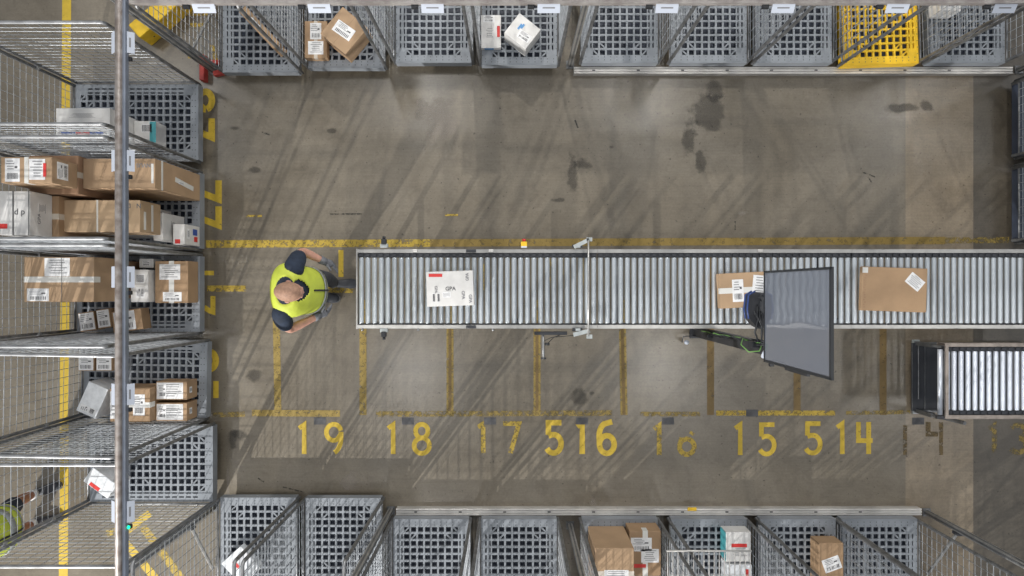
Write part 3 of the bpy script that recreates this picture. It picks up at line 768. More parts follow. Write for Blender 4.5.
# short lower conveyor
pA=P(945,343,.8); pB=P(940,419,.8)
yc=(pA.y+pB.y)/2; hw=(pA.y-pB.y)/2
c4=conveyor('short roller conveyor at the right edge, below the long conveyor',pA.x,5.2,yc,hw,'brown_metal','roller_light',pitch=.0625,leg_x=(),asym=0)
hx4=(5.2-pA.x)/2
mb('brown_metal').bb(-hx4-.002,-hw+.02,.795,-hx4+.026,hw-.02,.812).build('end_bar',c4)
b=mb('roller_light'); b.smooth=True; b.cyl((-hx4-.03,-hw+.035,.775),(-hx4-.03,hw-.06,.775),.021,18); b.build('end_roller',c4)
mb('dark_metal').bev((-hx4-.02,-hw+.012,.775),(.09,.03,.04),.006).build('end_foot',c4)
for sy in (-1,1):
    f = P(915,343 if sy>0 else 410,0); lx=f.x-c4.location.x; ly=f.y-c4.location.y
    b=mb('steel_post'); b.bb(lx-.02,ly-.02,.02,lx+.02,ly+.02,.30) ; b.build('leg',c4)
    b=mb('steel_post'); b.tube([(lx,ly,.28),(lx+.06,ly,.68)],.018,8); b.tube([(lx,ly,.06),(lx+1.1,ly,.06)],.016,8); b.build('leg_frame',c4)
    b=mb('grey_cast'); b.box((lx,ly,.012),(.07,.07,.02)); b.build('foot_plate',c4)
ta=P(912,343,.05); tb=P(1040,411,.05)
b=mb('dark_strip').bb(ta.x-c4.location.x,tb.y-c4.location.y,.035,5.1-c4.location.x,ta.y-c4.location.y,.045); b.m('steel_post')
for k in range(8): b.bb(ta.x-c4.location.x+.13*k,tb.y-c4.location.y,.045,ta.x-c4.location.x+.13*k+.005,ta.y-c4.location.y,.05)
b.build('shade_sheet',c4)  # dark ribbed sheet added to stand for the shade beneath the conveyors
for i,x in enumerate((0,.25,.5)):
    b=mb('steel_post'); q=P(915,376,0); b.tube([(q.x-c4.location.x+x,-hw+.06,.06),(q.x-c4.location.x+x,hw-.06,.06)],.006,8); b.build('cross_rod',c4)
# photo-eyes, buttons, brackets on the long conveyor
def on(par,x,y,z): return (x-par.location.x, y-par.location.y, z)
for py,l,sy in ((243,'black sensor head clamped on upper side of the long conveyor near the worker',1),(335,'black sensor head clamped on the lower side of the long conveyor near worker',-1)):
    p=P(384,py,.8); rt=empty('sensor_head',(p.x,sy*(yw+.003),0)); tag(rt,l,'sensor')
    b=mb('grey_cast').bev((0,sy*.02,.79),(.07,.036,.05),.006); b.build('clamp',rt)
    b=mb('black_plastic').bev((0,sy*.055,.80),(.045,.05,.06),.008); b.smooth=True; b.cyl((0,sy*.078,.80),(0,sy*.105,.80),.014,12); b.build('body',rt)
p=P(524,243.5,.8); rt=empty('emergency_stop',(p.x,yw+.003,0)); tag(rt,'yellow box with a red stop button on the conveyor\'s upper rail','switch')
mb('paint_fresh').bev((0,.03,.78),(.055,.055,.07),.006).m('white_card').build('housing',rt)
rt.children[0].data.materials[0]=M['yellow_plastic']
b=mb('red'); b.smooth=True; b.cyl((0,.058,.785),(0,.083,.785),.016,14); b.build('button',rt)
mb('white_card').box((0,.008,.81),(.05,.014,.012)).build('mounting',rt)
rt=empty('sensor_bridge',(.683,0,0)); tag(rt,'thin rod spanning the conveyor with a cast grey bracket at each end','bracket')
b=mb('aluminium'); b.smooth=True; b.cyl((0,-.43,.90),(0,.43,.90),.0085,10); b.build('rod',rt)
for sy in (-1,1):
    b=mb('grey_cast'); b.box((-.06,sy*.40,.885),(.15,.035,.022),rz=sy*.45 if sy>0 else .25); b.box((.01,sy*.435,.885),(.05,.035,.022)); b.box((-.09,sy*.374,.83),(.04,.022,.12)); b.build('end_bracket',rt)
    b=mb('dark_metal'); b.box((-.09,sy*.378,.80),(.09,.03,.04)); b.build('clamp',rt)
rt=empty('scanner_arm',P(543,331,.75)); tag(rt,'thin steel arm with a drooping cable sticking out below the conveyor','bracket')
q=P(543,331,.74); q2=P(544,357,.74)
b=mb('dark_metal').bev((.07,-.02,.0),(.30,.03,.04),.004); b.build('mounting',rt)
b=mb('galvanised'); b.smooth=True; b.cyl((0,-.03,.0),(0.005,-.25,.0),.011,10); b.m('dark_metal'); b.box((.005,-.25,0),(.045,.015,.02)); b.build('rod',rt)
b=mb('black_plastic'); b.smooth=True; b.tube([(.17,-.03,0),(.10,-.06,-.02),(.06,-.10,-.03),(.04,-.12,-.02),(.012,-.12,0)],.004,6); b.tube([(.30,-.035,0),(.2,-.05,-.02),(.08,-.06,-.02),(.01,-.09,0)],.003,6); b.box((.04,-.12,-.01),(.04,.025,.02)); b.build('cable',rt)
def attach(name, par):
    for o in list(bpy.data.objects):
        if o.type=='EMPTY' and o.parent is None and o.name.split('.')[0]==name:
            o.location = Vector(o.location)-Vector(par.location); o.parent=par
            if 'category' in o: del o['category']
for nme in ('sensor_head','emergency_stop','sensor_bridge','scanner_arm'): attach(nme, c1)
# ------------------------------------------------------------------ screen on a column
D1=4.93; xs=.3697*D1; yT=-(271-288)/F*D1; yB=-(361.7-288)/F*D1; zl=H-D1; zh=H-D1/1.255
rt=empty('display_screen',(xs,(yT+yB)/2,zl)); tag(rt,'tall flat display screen in a thin black frame, standing on edge over the conveyor','screen')
W=(yT-yB); HH=zh-zl; rt.rotation_euler=(0,.018,0)
b=mb('black_plastic'); bz=.016
b.bb(0,-W/2,0,.012,W/2,HH); b.bb(.012,-W/2+.12,.15,.04,W/2-.12,HH-.22)
for a in ((-W/2,0,-W/2+bz,HH),(W/2-bz,0,W/2,HH),(-W/2,0,W/2,bz),(-W/2,HH-bz*1.3,W/2,HH)):
    b.bb(-.006,a[0],a[1],0,a[2],a[3])
b.build('housing',rt)
# glass with a very slight unevenness
n=24; vs=[];fs=[]
for i in range(n+1):
    for j in range(n+1):
        y=-W/2+bz+(W-2*bz)*i/n; z=bz+(HH-2.3*bz)*j/n
        vs.append((-.002+.0004*math.sin(i*1.1)*math.sin(j*.35),y,z))
for i in range(n):
    for j in range(n): a=i*(n+1)+j; fs.append((a,a+1,a+n+2,a+n+1))
b=mb('screen_glass'); b.smooth=True; b.add(vs,fs); b.build('glass',rt)
q=P(690.5,331,0)
rt2=empty('screen_column',(xs+.055,-.445,0)); tag(rt2,'dark upright column with green and black cables carrying the tall screen','column')
b=mb('dark_metal').bev((0,0,1.1),(.05,.10,2.18),.004); b.box((0,0,.006),(.12,.14,.012)); b.build('post',rt2)
b=mb('dark_metal'); b.box((-.02,.14,2.55),(.02,.50,.35)); b.box((0,0,2.4),(.04,.05,.5)); b.build('screen_mount',rt2)
def wig(p0,p1,n,amp,seed):
    rnd=random.Random(seed); o=[]
    for i in range(n+1):
        t=i/n; p=Vector(p0).lerp(Vector(p1),t); 
        if 0<i<n: p+=Vector((rnd.uniform(-amp,amp),rnd.uniform(-amp,amp),0))
        o.append(p)
    return o
b=mb('cable_green'); b.smooth=True; b.tube(wig((-.045,.03,.4),(-.05,.045,2.0),14,.007,3),.005,6)
b.tube([(-.05,.04,1.75),(-.12,.06,1.80),(-.16,.02,1.88),(-.12,-.03,1.93),(-.05,-.02,1.96),(-.04,.03,1.98)],.004,6); b.build('green_cable',rt2)
b=mb('black_plastic'); b.smooth=True
for k in range(4): b.tube(wig((-.045,.035-.012*k,.2+.2*k),(-.05,.03+.01*k,2.05),16,.010,10+k),.0055,6)
b.tube([(-.05,.04,1.95),(-.10,.12,2.0),(-.08,.22,2.02),(-.12,.30,1.98)],.007,6); b.tube([(-.05,.05,2.0),(-.06,.14,2.04),(-.04,.26,2.03)],.006,6)
b.build('black_cable',rt2)
b=mb('black_plastic').bev((-.05,.0,.62),(.05,.03,.14),.006); b.bev((-.055,.02,1.85),(.06,.05,.10),.008); b.build('junction_box',rt2)
b=mb('white_card'); b.smooth=True; b.cyl((-.045,-.055,2.02),(-.045,-.02,2.06),.018,12); b.m('dark_metal'); b.tube([(-.04,-.03,.18),(-.16,-.04,.16),(-.17,-.10,.14)],.006,6); b.m('white_card'); b.cyl((-.125,-.10,.13),(-.125,-.10,.16),.022,12); b.build('end_cap',rt2)
# scanner head hanging below the screen
p=P(757,309,2.0); rt3=empty('scanner_head',(p.x,p.y,1.9)); tag(rt3,'dark rounded scanner head with a blue rim under the tall screen','scanner')
b=mb('dark_metal'); pts=[(.07,.12),(-.01,.125),(-.055,.10),(-.065,.0),(-.055,-.07),(-.01,-.125),(.04,-.15),(.07,-.10)]
b.prism(pts[::-1] if False else pts,-.0,.10); b.build('housing',rt3)
b=mb('sensor_blue'); b.smooth=True; b.tube([(x*1.03,y*1.03,.09) for x,y in pts[1:5]],.008,8); b.tube([(x*1.03,y*1.03,.02) for x,y in pts[1:5]],.008,8); b.build('blue_rim',rt3)
b=mb('black_plastic'); b.smooth=True
for k in range(4): b.tube([(.01*k,.03-.02*k,.105),(-.01+.02*k,-.05,.13),(.03,-.12,.11),(.05,-.18-.01*k,.05)],.005,6)
b.tube([(.03,.06,.10),(.0,.09,.14),(.05,.10,.12)],.005,6); b.build('cables',rt3)
b=mb('dark_metal'); b.box((.07,-.08,.02),(.14,.03,.03)); b.box((.135,-.25,.02),(.03,.36,.03)); b.build('arm',rt3)

attach('scanner_head', rt2)
# ------------------------------------------------------------------ frames: floor rails, posts, beams, signs
def floor_rail(x0px,x1px,ypx,label):
    a=P(x0px,ypx,.09); c=P(x1px,ypx,.09)
    rt=empty('floor_rail',((a.x+c.x)/2,a.y,0)); tag(rt,label,'rail'); L=c.x-a.x
    b=mb('zinc_rail'); b.bb(-L/2,-.030,0,L/2,.030,.075); b.bb(-L/2,-.033,.075,L/2,-.020,.09); b.bb(-L/2,-.009,.075,L/2,.009,.088); b.bb(-L/2,.020,.075,L/2,.033,.09)
    b.m('dark_metal'); 
    for k in range(int(L/.45)): b.box((-L/2+.2+k*.45,0,.089),(.03,.012,.004))
    b.build('channel',rt); return rt
floor_rail(574,1013,70.2,'pale metal floor rail in front of the top row cages')
floor_rail(396,922,512,'pale metal floor rail in front of the bottom row cages')
r=rt=empty('yellow_tag',P(692,506,.09)); tag(rt,'small yellow tape tag stuck on the lower floor rail','tape'); mb('yellow_plastic').box((0,-.03,.0035),(.09,.035,.004)).build('strip',rt)
# top beam, left beam, bottom beam
ZB=2.04
def beam(p0,p1,label,axis):
    rt=empty('overhead_beam',((p0[0]+p1[0])/2,(p0[1]+p1[1])/2,0)); tag(rt,label,'beam')
    L=max(abs(p1[0]-p0[0]),abs(p1[1]-p0[1]))
    if axis=='x':
        b=mb('pipe_worn'); b.smooth=True; b.cyl((-L/2,.012,ZB+.01),(L/2,.012,ZB+.01),.021,12); b.build('pipe',rt)
        b=mb('beam_worn').bb(-L/2,-.035,ZB-.04,L/2,-.008,ZB+.004); b.build('track',rt)
    else:
        b=mb('pipe_worn'); b.smooth=True; b.cyl((-.012,-L/2,ZB+.01),(-.012,L/2,ZB+.01),.025,12); b.build('pipe',rt)
        b=mb('rail_blue').bb(.012,-L/2,ZB-.04,.034,L/2,ZB+.004); b.build('track',rt)
    return rt
lx=(121-512)/F*(H-ZB); ty=(288+1.5)/F*(H-ZB); by=-(601-288)/F*(H-ZB)
beam((lx+.06,ty),(5.2,ty),'worn overhead beam along the front of the top row cages','x')
beam((lx+.06,by),(5.2,by),'worn overhead beam over the bottom row cages','x')
beam((lx,-3.6),(lx,3.6),'worn overhead beam running down in front of the left row cages','y')
def upright(px,py,label,back,brace=True):
    p=P(px,py,0); rt=empty('frame_post',(p.x,p.y,0)); tag(rt,label,'post')
    b=mb('aluminium'); b.bb(-.022,-.022,.015,.022,.022,ZB-.05); b.m('steel_post'); b.bb(-.026,-.008,.015,.026,.008,ZB-.05); b.bb(-.008,-.026,.015,.008,.026,ZB-.05); b.build('post',rt)
    b=mb('steel_post'); b.box((0,0,.0075),(.08,.08,.015)); b.build('foot_plate',rt)
    if brace:
        b=mb('aluminium'); b.tube([(0,back*.03,.50),(0,back*.62,.03)],.016,6); b.build('brace',rt)
        b=mb('dark_metal').bb(-.03,back*.026,.46,.03,back*.05,.54); b.build('joint',rt)
    return rt
upright(214,71,'frame post at the upper left corner beside the leaning carton cage',1)
upright(570,65,'frame post at the left end of the upper floor rail',1,False)
upright(1018,70,'frame post at the right end of the upper floor rail',1,False)
upright(214,507,'frame post at the lower left corner beside the lowest left cage',-1)
upright(391,510,'frame post at the left end of the lower floor rail',-1,False)
upright(570,525,'frame post between the empty cages and the brown carton cage of the bottom row',-1,False)
upright(926,512,'frame post at the right end of the lower floor rail',-1)
def sign(x,y,axis,label,side=1,led=False):
    rt=empty('bay_sign',(x,y,ZB-.03)); tag(rt,label,'sign','white cards hanging from the overhead beams')
    if axis=='y':
        for s_,xx in ((1,.036),(-1,-.062)):
            mx=Matrix.Rotation(math.radians(-35*s_),3,'Y')
            b=mb('white_card'); b.box((xx+.012*s_,0,-.0),(.062,.155,.002),mx=Matrix.Rotation(math.radians(40*s_),3,'Y'))
            b.m('ink_grey'); c=Vector((xx+.012*s_,0,0)); R=Matrix.Rotation(math.radians(40*s_),3,'Y')
            if s_>0: b.box(c+R@Vector((0,.0,.0015)),(.012,.07,.001),mx=R)
            b.build('card',rt)
        b=mb('black_plastic').bev((.035,-.115,-.02),(.03,.03,.03),.004); b.build('indicator',rt)
        if led:
            b=mb('led_green'); b.smooth=True; b.cyl((.035,-.115,-.005),(.035,-.115,.003),.012,10); tag(b.build('lamp',rt),'glowing green lamp')
    else:
        c=Vector((0,-.055*side,0)); R=Matrix.Rotation(math.radians(38*side),3,'X')
        b=mb('white_card'); b.box(c,(.165,.075,.002),mx=R); b.m('ink_grey'); b.box(c+R@Vector((0,0,.0015)),(.09,.010,.001),mx=R); b.build('card',rt)
        b=mb('black_plastic').bev((-.13,-.045*side,-.005),(.05,.03,.03),.004); b.build('indicator',rt)
for y in (41,160,277,395,513):
    q=P(122,y,ZB); sign(lx,q.y,'y',{41:'white folded card at the top of the left overhead beam',160:'white folded card on left beam beside the long brown carton',277:'white folded card on left beam beside the white barcoded carton',395:'white folded card on left beam beside the fourth left cage',513:'white folded card on the left beam with glowing green lamp'}[y],led=(y==513))
for x,l in [(202,'white card on the top beam above the upper left frame post'),(318,'white card on the top beam over the small labelled carton'),(432,'white card on the top beam over the empty cage'),(549,'white card on the top beam right of the white parcels'),(668,'white card on top beam between first two floor rail cages'),(785,'white card on the top beam left of the yellow cage'),(900,'white card on the top beam over the yellow cage'),(1008,'white card on the top beam at the photo\'s right corner')]:
    q=P(x,4,ZB); sign(q.x,ty,'x',l)
for x in (282,399,516,634,750,866,985):
    q=P(x,600,ZB); sign(q.x,by,'x','white card just visible under the lower photo edge on the bottom beam',side=-1)
# yellow barrier lying in the upper left corner, red foot
q=P(154,17,.2); rt=empty('floor_barrier',(q.x+.0,q.y,0),math.radians(41)); tag(rt,'yellow folded steel barrier block lying behind the upper left frame post','barrier')
b=mb('barrier_yellow'); b.prism([(-.24,-.085),(.50,-.085),(.50,.085),(-.24,.085)],0,.24); b.build('block',rt,bevel=.012)
for k in range(4): mb('dark_metal').box((-.14+.06*k,-.086,.10),(.014,.004,.014)).build('bolt',rt)
q=P(206,70,.1); rt=empty('wheel_stop',(q.x,q.y,0)); tag(rt,'dark red steel wheel stop beside the upper left corner post','stop')
b=mb('red_paint'); b.box((-.045,.03,.05),(.05,.26,.10)); b.box((.10,-.01,.03),(.10,.05,.06),rz=.2); b.box((.02,.1,.03),(.2,.04,.05)); b.build('bracket',rt,bevel=.006)

# ------------------------------------------------------------------ people
def loft(b, rings, closed_ends=True, flip=False, n=24, cut=None, matf=None):
    """rings: (center, side_vec, fwd_vec) with vec lengths as radii; superellipse cross-section"""
    vs=[];fs=[]
    for c,U,V in rings:
        for j in range(n):
            a=2*math.pi*j/n; ca,sa=math.cos(a),math.sin(a); e=.85
            vs.append(Vector(c)+U*(abs(ca)**e*(1 if ca>=0 else -1))+V*(abs(sa)**e*(1 if sa>=0 else -1)))
    k=len(rings)
    out=[]
    for i in range(k-1):
        for j in range(n):
            f=(i*n+j,i*n+(j+1)%n,(i+1)*n+(j+1)%n,(i+1)*n+j)
            if cut and cut(i,j,n,k): continue
            fs.append(f); 
    if closed_ends: fs+=[tuple(range(n))[::-1],tuple(range((k-1)*n,k*n))]
    b.add(vs,fs); return b
def skin_object(name, chains, mat_name, parent, root_idx=0, sub=2):
    """chains: list of lists of (co, radius) with shared points welded by coordinate"""
    idx={}; vs=[]; rs=[]; es=[]
    for ch in chains:
        prev=None
        for co,r in ch:
            k=tuple(round(c,4) for c in co)
            if k not in idx: idx[k]=len(vs); vs.append(co); rs.append(r)
            if prev is not None and prev!=idx[k]: es.append((prev,idx[k]))
            prev=idx[k]
    me=bpy.data.meshes.new(name); me.from_pydata(vs,es,[]); me.materials.append(M[mat_name])
    o=bpy.data.objects.new(name,me); C.objects.link(o); o.parent=parent
    sk=o.modifiers.new('Skin','SKIN'); sk.use_smooth_shade=True
    for i,v in enumerate(me.skin_vertices[0].data):
        r=rs[i]; v.radius=(r,r) if not isinstance(r,tuple) else r; v.use_root=(i==root_idx)
    s=o.modifiers.new('Sub','SUBSURF'); s.levels=sub; s.render_levels=sub
    return o
def ellipsoid(b,c,r,mx=None,n=20,m=14,shape=None):
    vs=[];fs=[]
    for i in range(m+1):
        th=math.pi*i/m
        for j in range(n):
            ph=2*math.pi*j/n; v=Vector((math.sin(th)*math.cos(ph),math.sin(th)*math.sin(ph),math.cos(th)))
            if shape: v=shape(v)
            v=Vector((v.x*r[0],v.y*r[1],v.z*r[2]));
            if mx: v=mx@v
            vs.append(v+Vector(c))
    for i in range(m):
        for j in range(n): fs.append((i*n+j,(i+1)*n+j,(i+1)*n+(j+1)%n,i*n+(j+1)%n))
    b.add(vs,fs)
def head(root, c, fwd, tilt, hair=True, skin='skin'):
    """fwd: heading angle, tilt: downward pitch of the face"""
    h=empty('head',c); h.parent=root; h.rotation_euler=(0,tilt,fwd)   # x forward
    b=mb(skin); b.smooth=True
    def sh(v):
        x,y,z=v
        if z<0: y*=1-.28*(-z)**1.2; x*= (1-.10*(-z)) if x>0 else (1-.42*(-z))
        if x<0 and z>-.3: x*=1.05
        return Vector((x,y,z))
    ellipsoid(b,(0,0,.0),(.108,.077,.125),n=28,m=20,shape=sh)
    ellipsoid(b,(.104,0,-.022),(.018,.014,.024),n=12,m=8)          # nose
    ellipsoid(b,(.095,0,.018),(.012,.045,.010),n=12,m=8)           # brow
    for sy in (-1,1):
        ellipsoid(b,(-.005,sy*.080,-.015),(.020,.010,.032),n=12,m=8)   # ear
        ellipsoid(b,(.070,sy*.035,-.035),(.02,.02,.02),n=10,m=8)
    me=b.build('skull',h) 
    b=mb('red_lip') if 'red_lip' in M else mb('skin_tan'); b.smooth=True
    ellipsoid(b,(.090,0,-.066),(.010,.024,.006),n=12,m=6); b.build('mouth',h)
    for sy in (-1,1):
        b=mb('white_cloth'); b.smooth=True; ellipsoid(b,(.088,sy*.032,.0),(.010,.013,.007),n=10,m=8); b.m('ink'); ellipsoid(b,(.095,sy*.032,.0),(.005,.005,.005),n=8,m=6); b.build('eye',h)
    if hair:
        b=mb('hair'); b.smooth=True
        vs=[];fs=[];n=28;m=12
        for i in range(m+1):
            th=math.radians(118)*i/m
            for j in range(n):
                ph=2*math.pi*j/n; v=sh(Vector((math.sin(th)*math.cos(ph),math.sin(th)*math.sin(ph),math.cos(th))))
                vs.append(Vector((v.x*.110,v.y*.0790,v.z*.127)))
        for i in range(m):
            for j in range(n):
                ph=2*math.pi*(j+.5)/n; th=118*(i+.5)/m
                front=math.cos(ph)
                lim = 118 - (front+1)/2*78
                if th<lim: fs.append((i*n+j,(i+1)*n+j,(i+1)*n+(j+1)%n,i*n+(j+1)%n))
        b.add(vs,fs); b.build('hair',h)
    return h
def hand(parent, wrist, direction, palm_n, side, mat_name, curl=.5, sc=1.0):
    """five separate fingers; direction = along the hand, palm_n = palm normal, side=+1/-1 thumb side"""
    D=Vector(direction).normalized(); N=Vector(palm_n); N=(N-D*N.dot(D)).normalized(); T=D.cross(N)*side
    w=Vector(wrist)
    chains=[]
    palm=w+D*.045*sc
    knk=w+D*.085*sc
    chains.append([(w,(.026*sc,.02*sc)),(palm,(.036*sc,.018*sc)),(knk,(.036*sc,.016*sc))])
    o=skin_object('palm' ,[[(tuple(a),r) for a,r in ch] for ch in chains],mat_name,parent)
    for k in range(4):
        off=T*(.030-.020*k)*sc; L=(.072,.080,.074,.058)[k]*sc
        p=w+D*.078*sc+off; pts=[(tuple(p),.0095*sc)]; d=D.copy()
        for s_,f in enumerate((.45,.32,.23)):
            d=(Matrix.Rotation(0,3,'Z')@d); ang=curl*(.5+.25*s_)
            d=(d*math.cos(ang)+N*math.sin(ang)).normalized(); p=p+d*L*f; pts.append((tuple(p),(.0092-.001*s_)*sc))
        skin_object('finger',[pts],mat_name,parent)
    p=w+D*.025*sc+T*.026*sc; d=(D*.6+T*.75+N*.25).normalized(); pts=[(tuple(p),.012*sc)]
    p=p+d*.035*sc; pts.append((tuple(p),.0105*sc)); d=(D*.85+T*.3+N*.35).normalized(); p=p+d*.03*sc; pts.append((tuple(p),.009*sc))
    skin_object('thumb',[pts],mat_name,parent)
def shoe(parent, heel, toe, m='shoe', sole='sole'):
    h=Vector(heel); t=Vector(toe); d=(t-h); L=d.length; a=math.atan2(d.y,d.x); R=Matrix.Rotation(a,3,'Z')
    b=mb(m); b.smooth=True; rings=[]
    for x,w,hh in ((0,.030,.070),(.03,.038,.085),(.08,.038,.085),(.14,.044,.060),(.20,.050,.048),(.25,.040,.036),(.275,.020,.024)):
        c=R@Vector((x*L/.28,0,.02+hh/2))+h; rings.append((c,R@Vector((0,w,0)),Vector((0,0,hh/2))))
    loft(b,rings); o=b.build('shoe',parent)
    b=mb(sole); pts=[]
    for x,w in ((0,.030),(.03,.042),(.10,.040),(.16,.048),(.21,.054),(.26,.042),(.285,.018)): pts.append((x*L/.28,w))
    poly=[(x,-w) for x,w in pts]+[(x,w) for x,w in pts[::-1]]
    P2=[(R@Vector((x,y,0))+h)[:2] for x,y in poly]; b.prism(P2,0.001,.024); b.build('sole',o)

def person(label, J, side, skin='skin', shorts=False, hair=True, glove='glove', headdir=0, headtilt=.35, socks=False, vrad=1.0, spine_fwd=None, curl=.5, stripes=((1,2),)):
    """J: joints in world coords. side: unit vector to the person's left"""
    o0=Vector((J['pelvis'][0],J['pelvis'][1],0)); root=empty('person',o0); tag(root,label,'person')
    j={k:Vector(v)-o0 for k,v in J.items()}
    # one continuous body
    ch=[]
    sp=[(j['pelvis'],.115),(j['waist'],.12),(j['chest'],.115),(j['neckbase'],.065),(j['neck'],.055),(j['headc'],.06)]
    ch.append([(tuple(a),r) for a,r in sp])
    for s_ in 'LR':
        ch.append([(tuple(j['chest']),.115),(tuple(j['sh'+s_]),.046),(tuple(j['sh'+s_].lerp(j['el'+s_],.5)),.050),(tuple(j['el'+s_]),.041),(tuple(j['el'+s_].lerp(j['wr'+s_],.35)),.042),(tuple(j['wr'+s_]),.027)])
        ch.append([(tuple(j['pelvis']),.115),(tuple(j['hip'+s_]),.088),(tuple(j['hip'+s_].lerp(j['kn'+s_],.6)),.070),(tuple(j['kn'+s_]),.055),(tuple(j['kn'+s_].lerp(j['an'+s_],.35)),.056),(tuple(j['an'+s_]),.036)])
    skin_object('body',ch,skin,root)
    head(root,j['headc'],headdir,headtilt,hair,skin)
    # torso loft frames
    S0=Vector(side).normalized()
    spts=[j['pelvis'],j['waist'],j['chest'],j['neckbase']]
    def sp_at(t):
        k=t*3; i=min(2,int(k)); return spts[i].lerp(spts[i+1],k-i), (spts[min(3,i+1)]-spts[i]).normalized()
    def ring(t,w,d,sh=0):
        c,tt=sp_at(t); ta=sp_at(min(1,t+.12))[0]-sp_at(max(0,t-.12))[0]; tt=ta.normalized()
        V=S0.cross(tt).normalized(); U=tt.cross(V).normalized()
        if U.dot(S0)<0: U=-U
        return (c+V*sh, U*w, V*d)
    prof=[(-.02,.19,.15,.0),(.10,.195,.165,.01),(.25,.195,.175,.02),(.42,.195,.175,.02),(.58,.205,.165,.01),(.72,.215,.150,.0),(.83,.215,.130,-.01),(.90,.195,.110,-.01),(.955,.150,.090,-.01),(1.0,.090,.072,0)]
    b=mb('navy'); b.smooth=True; loft(b,[ring(max(0,t),w*vrad*.95,d*vrad*.95,sh) for t,w,d,sh in prof]+[ring(1.0,.07,.06,0)]); shirt=b.build('shirt',root)
    # sleeves
    for s_ in 'LR':
        a=j['sh'+s_]; e=j['el'+s_]; ch1=[(tuple(j['chest'].lerp(a,.45)),.085),(tuple(a),.090),(tuple(a.lerp(e,.4)),.078),(tuple(a.lerp(e,.78)),.070)]
        skin_object('sleeve',[ch1],'navy',root)
    # vest: rings with armholes left by its narrower shoulders
    b=mb('hivis'); b.smooth=True
    prof2=prof[:-1]+[(.99,.088,.070,0)]
    def pr(t):
        for q in range(len(prof2)-1):
            if t<=prof2[q+1][0]+1e-6:
                f=(t-prof2[q][0])/(prof2[q+1][0]-prof2[q][0]); A=prof2[q];B_=prof2[q+1]
                return [A[i]+(B_[i]-A[i])*f for i in (1,2,3)]
    NT=52; ts=[-.02+(.985+.02)*i/NT for i in range(NT+1)]
    vr=[]
    for t in ts:
        w,d,sh=pr(t); vr.append(ring(max(0,t),w*vrad*1.04,d*vrad*1.08,sh))
    fw=Vector(spine_fwd); frontsign = 1 if vr[9][2].dot(fw)>0 else -1
    n=96; k=len(vr)
    def cut(i,jj,n,k):
        a=2*math.pi*(jj+.5)/n; sa=math.sin(a)*frontsign; ca=math.cos(a); t=ts[i]
        return sa>0 and t>.70 and abs(math.atan2(ca,sa))<(t-.70)*2.1
    loft(b,vr,False,n=n,cut=cut)
    vest=b.build('safety_vest',root)
    so=vest.modifiers.new('Solid','SOLIDIFY'); so.thickness=.006; so.offset=1
    # reflective bands as strips around the vest
    for t in (.16,.36):
        b=mb('reflective'); b.smooth=True
        def rr(t):
            for q in range(len(prof)-1):
                if prof[q][0]<=t<=prof[q+1][0]:
                    f=(t-prof[q][0])/(prof[q+1][0]-prof[q][0]); A=prof[q];B_=prof[q+1]
                    return ring(t,(A[1]+(B_[1]-A[1])*f)*vrad*1.09,(A[2]+(B_[2]-A[2])*f)*vrad*1.13,A[3]+(B_[3]-A[3])*f)
        loft(b,[rr(t-.035),rr(t+.035)],False,n=32); v=b.build('reflective_band',vest); so=v.modifiers.new('Solid','SOLIDIFY'); so.thickness=.003; so.offset=1
    b=mb('black_plastic'); 
    zc=vr[2:36:4]
    for q in range(len(zc)-1):
        p0=zc[q][0]+zc[q][2]*frontsign*1.03; p1=zc[q+1][0]+zc[q+1][2]*frontsign*1.03; b.tube([p0,p1],.009,6)
    b.build('zip',vest)
    # trousers or shorts
    m='navy' if shorts else 'trousers'; chs=[[(tuple(j['pelvis']+Vector((0,0,.05))),.14),(tuple(j['pelvis']-Vector((0,0,.03))),.135)]]
    for s_ in 'LR':
        hip,kn,an=j['hip'+s_],j['kn'+s_],j['an'+s_]
        c0=[(tuple(j['pelvis']-Vector((0,0,.03))),.135),(tuple(hip),.105)]
        if shorts: c0+=[(tuple(hip.lerp(kn,.5)),.092),(tuple(hip.lerp(kn,.85)),.085)]
        else: c0+=[(tuple(hip.lerp(kn,.5)),.088),(tuple(kn),.072),(tuple(kn.lerp(an,.5)),.066),(tuple(kn.lerp(an,.93)),.060)]
        chs.append(c0)
    skin_object('shorts' if shorts else 'trousers',chs,m,root)
    for s_ in 'LR':
        f=(j['toe'+s_]-j['an'+s_]); f.z=0; f.normalize(); heel=j['an'+s_]-f*.06; heel.z=0
        shoe(root,heel,heel+f*.29)
        if socks:
            b=mb('white_cloth'); b.smooth=True; a=j['an'+s_]; u=(j['kn'+s_]-a).normalized(); b.tube([a-u*.01,a+u*.04,a+u*.11],.046,14,radii=[.046,.048,.052]); b.build('sock',root)
        w=j['wr'+s_]; d=(w-j['el'+s_]).normalized()
        g=empty('hand',(0,0,0)); g.name='glove' if glove else 'hand'; g.parent=root
        sd=1 if s_=='L' else -1
        b=mb(glove or skin); b.smooth=True; b.tube([w-d*.035,w-d*.01,w+d*.02],.036,14,radii=[.038,.035,.033]); b.build('cuff',g)
        hand(g,w,d,j['palm'+s_]+o0,-sd,glove or skin,curl,1.12 if glove else 1.0)
    return root
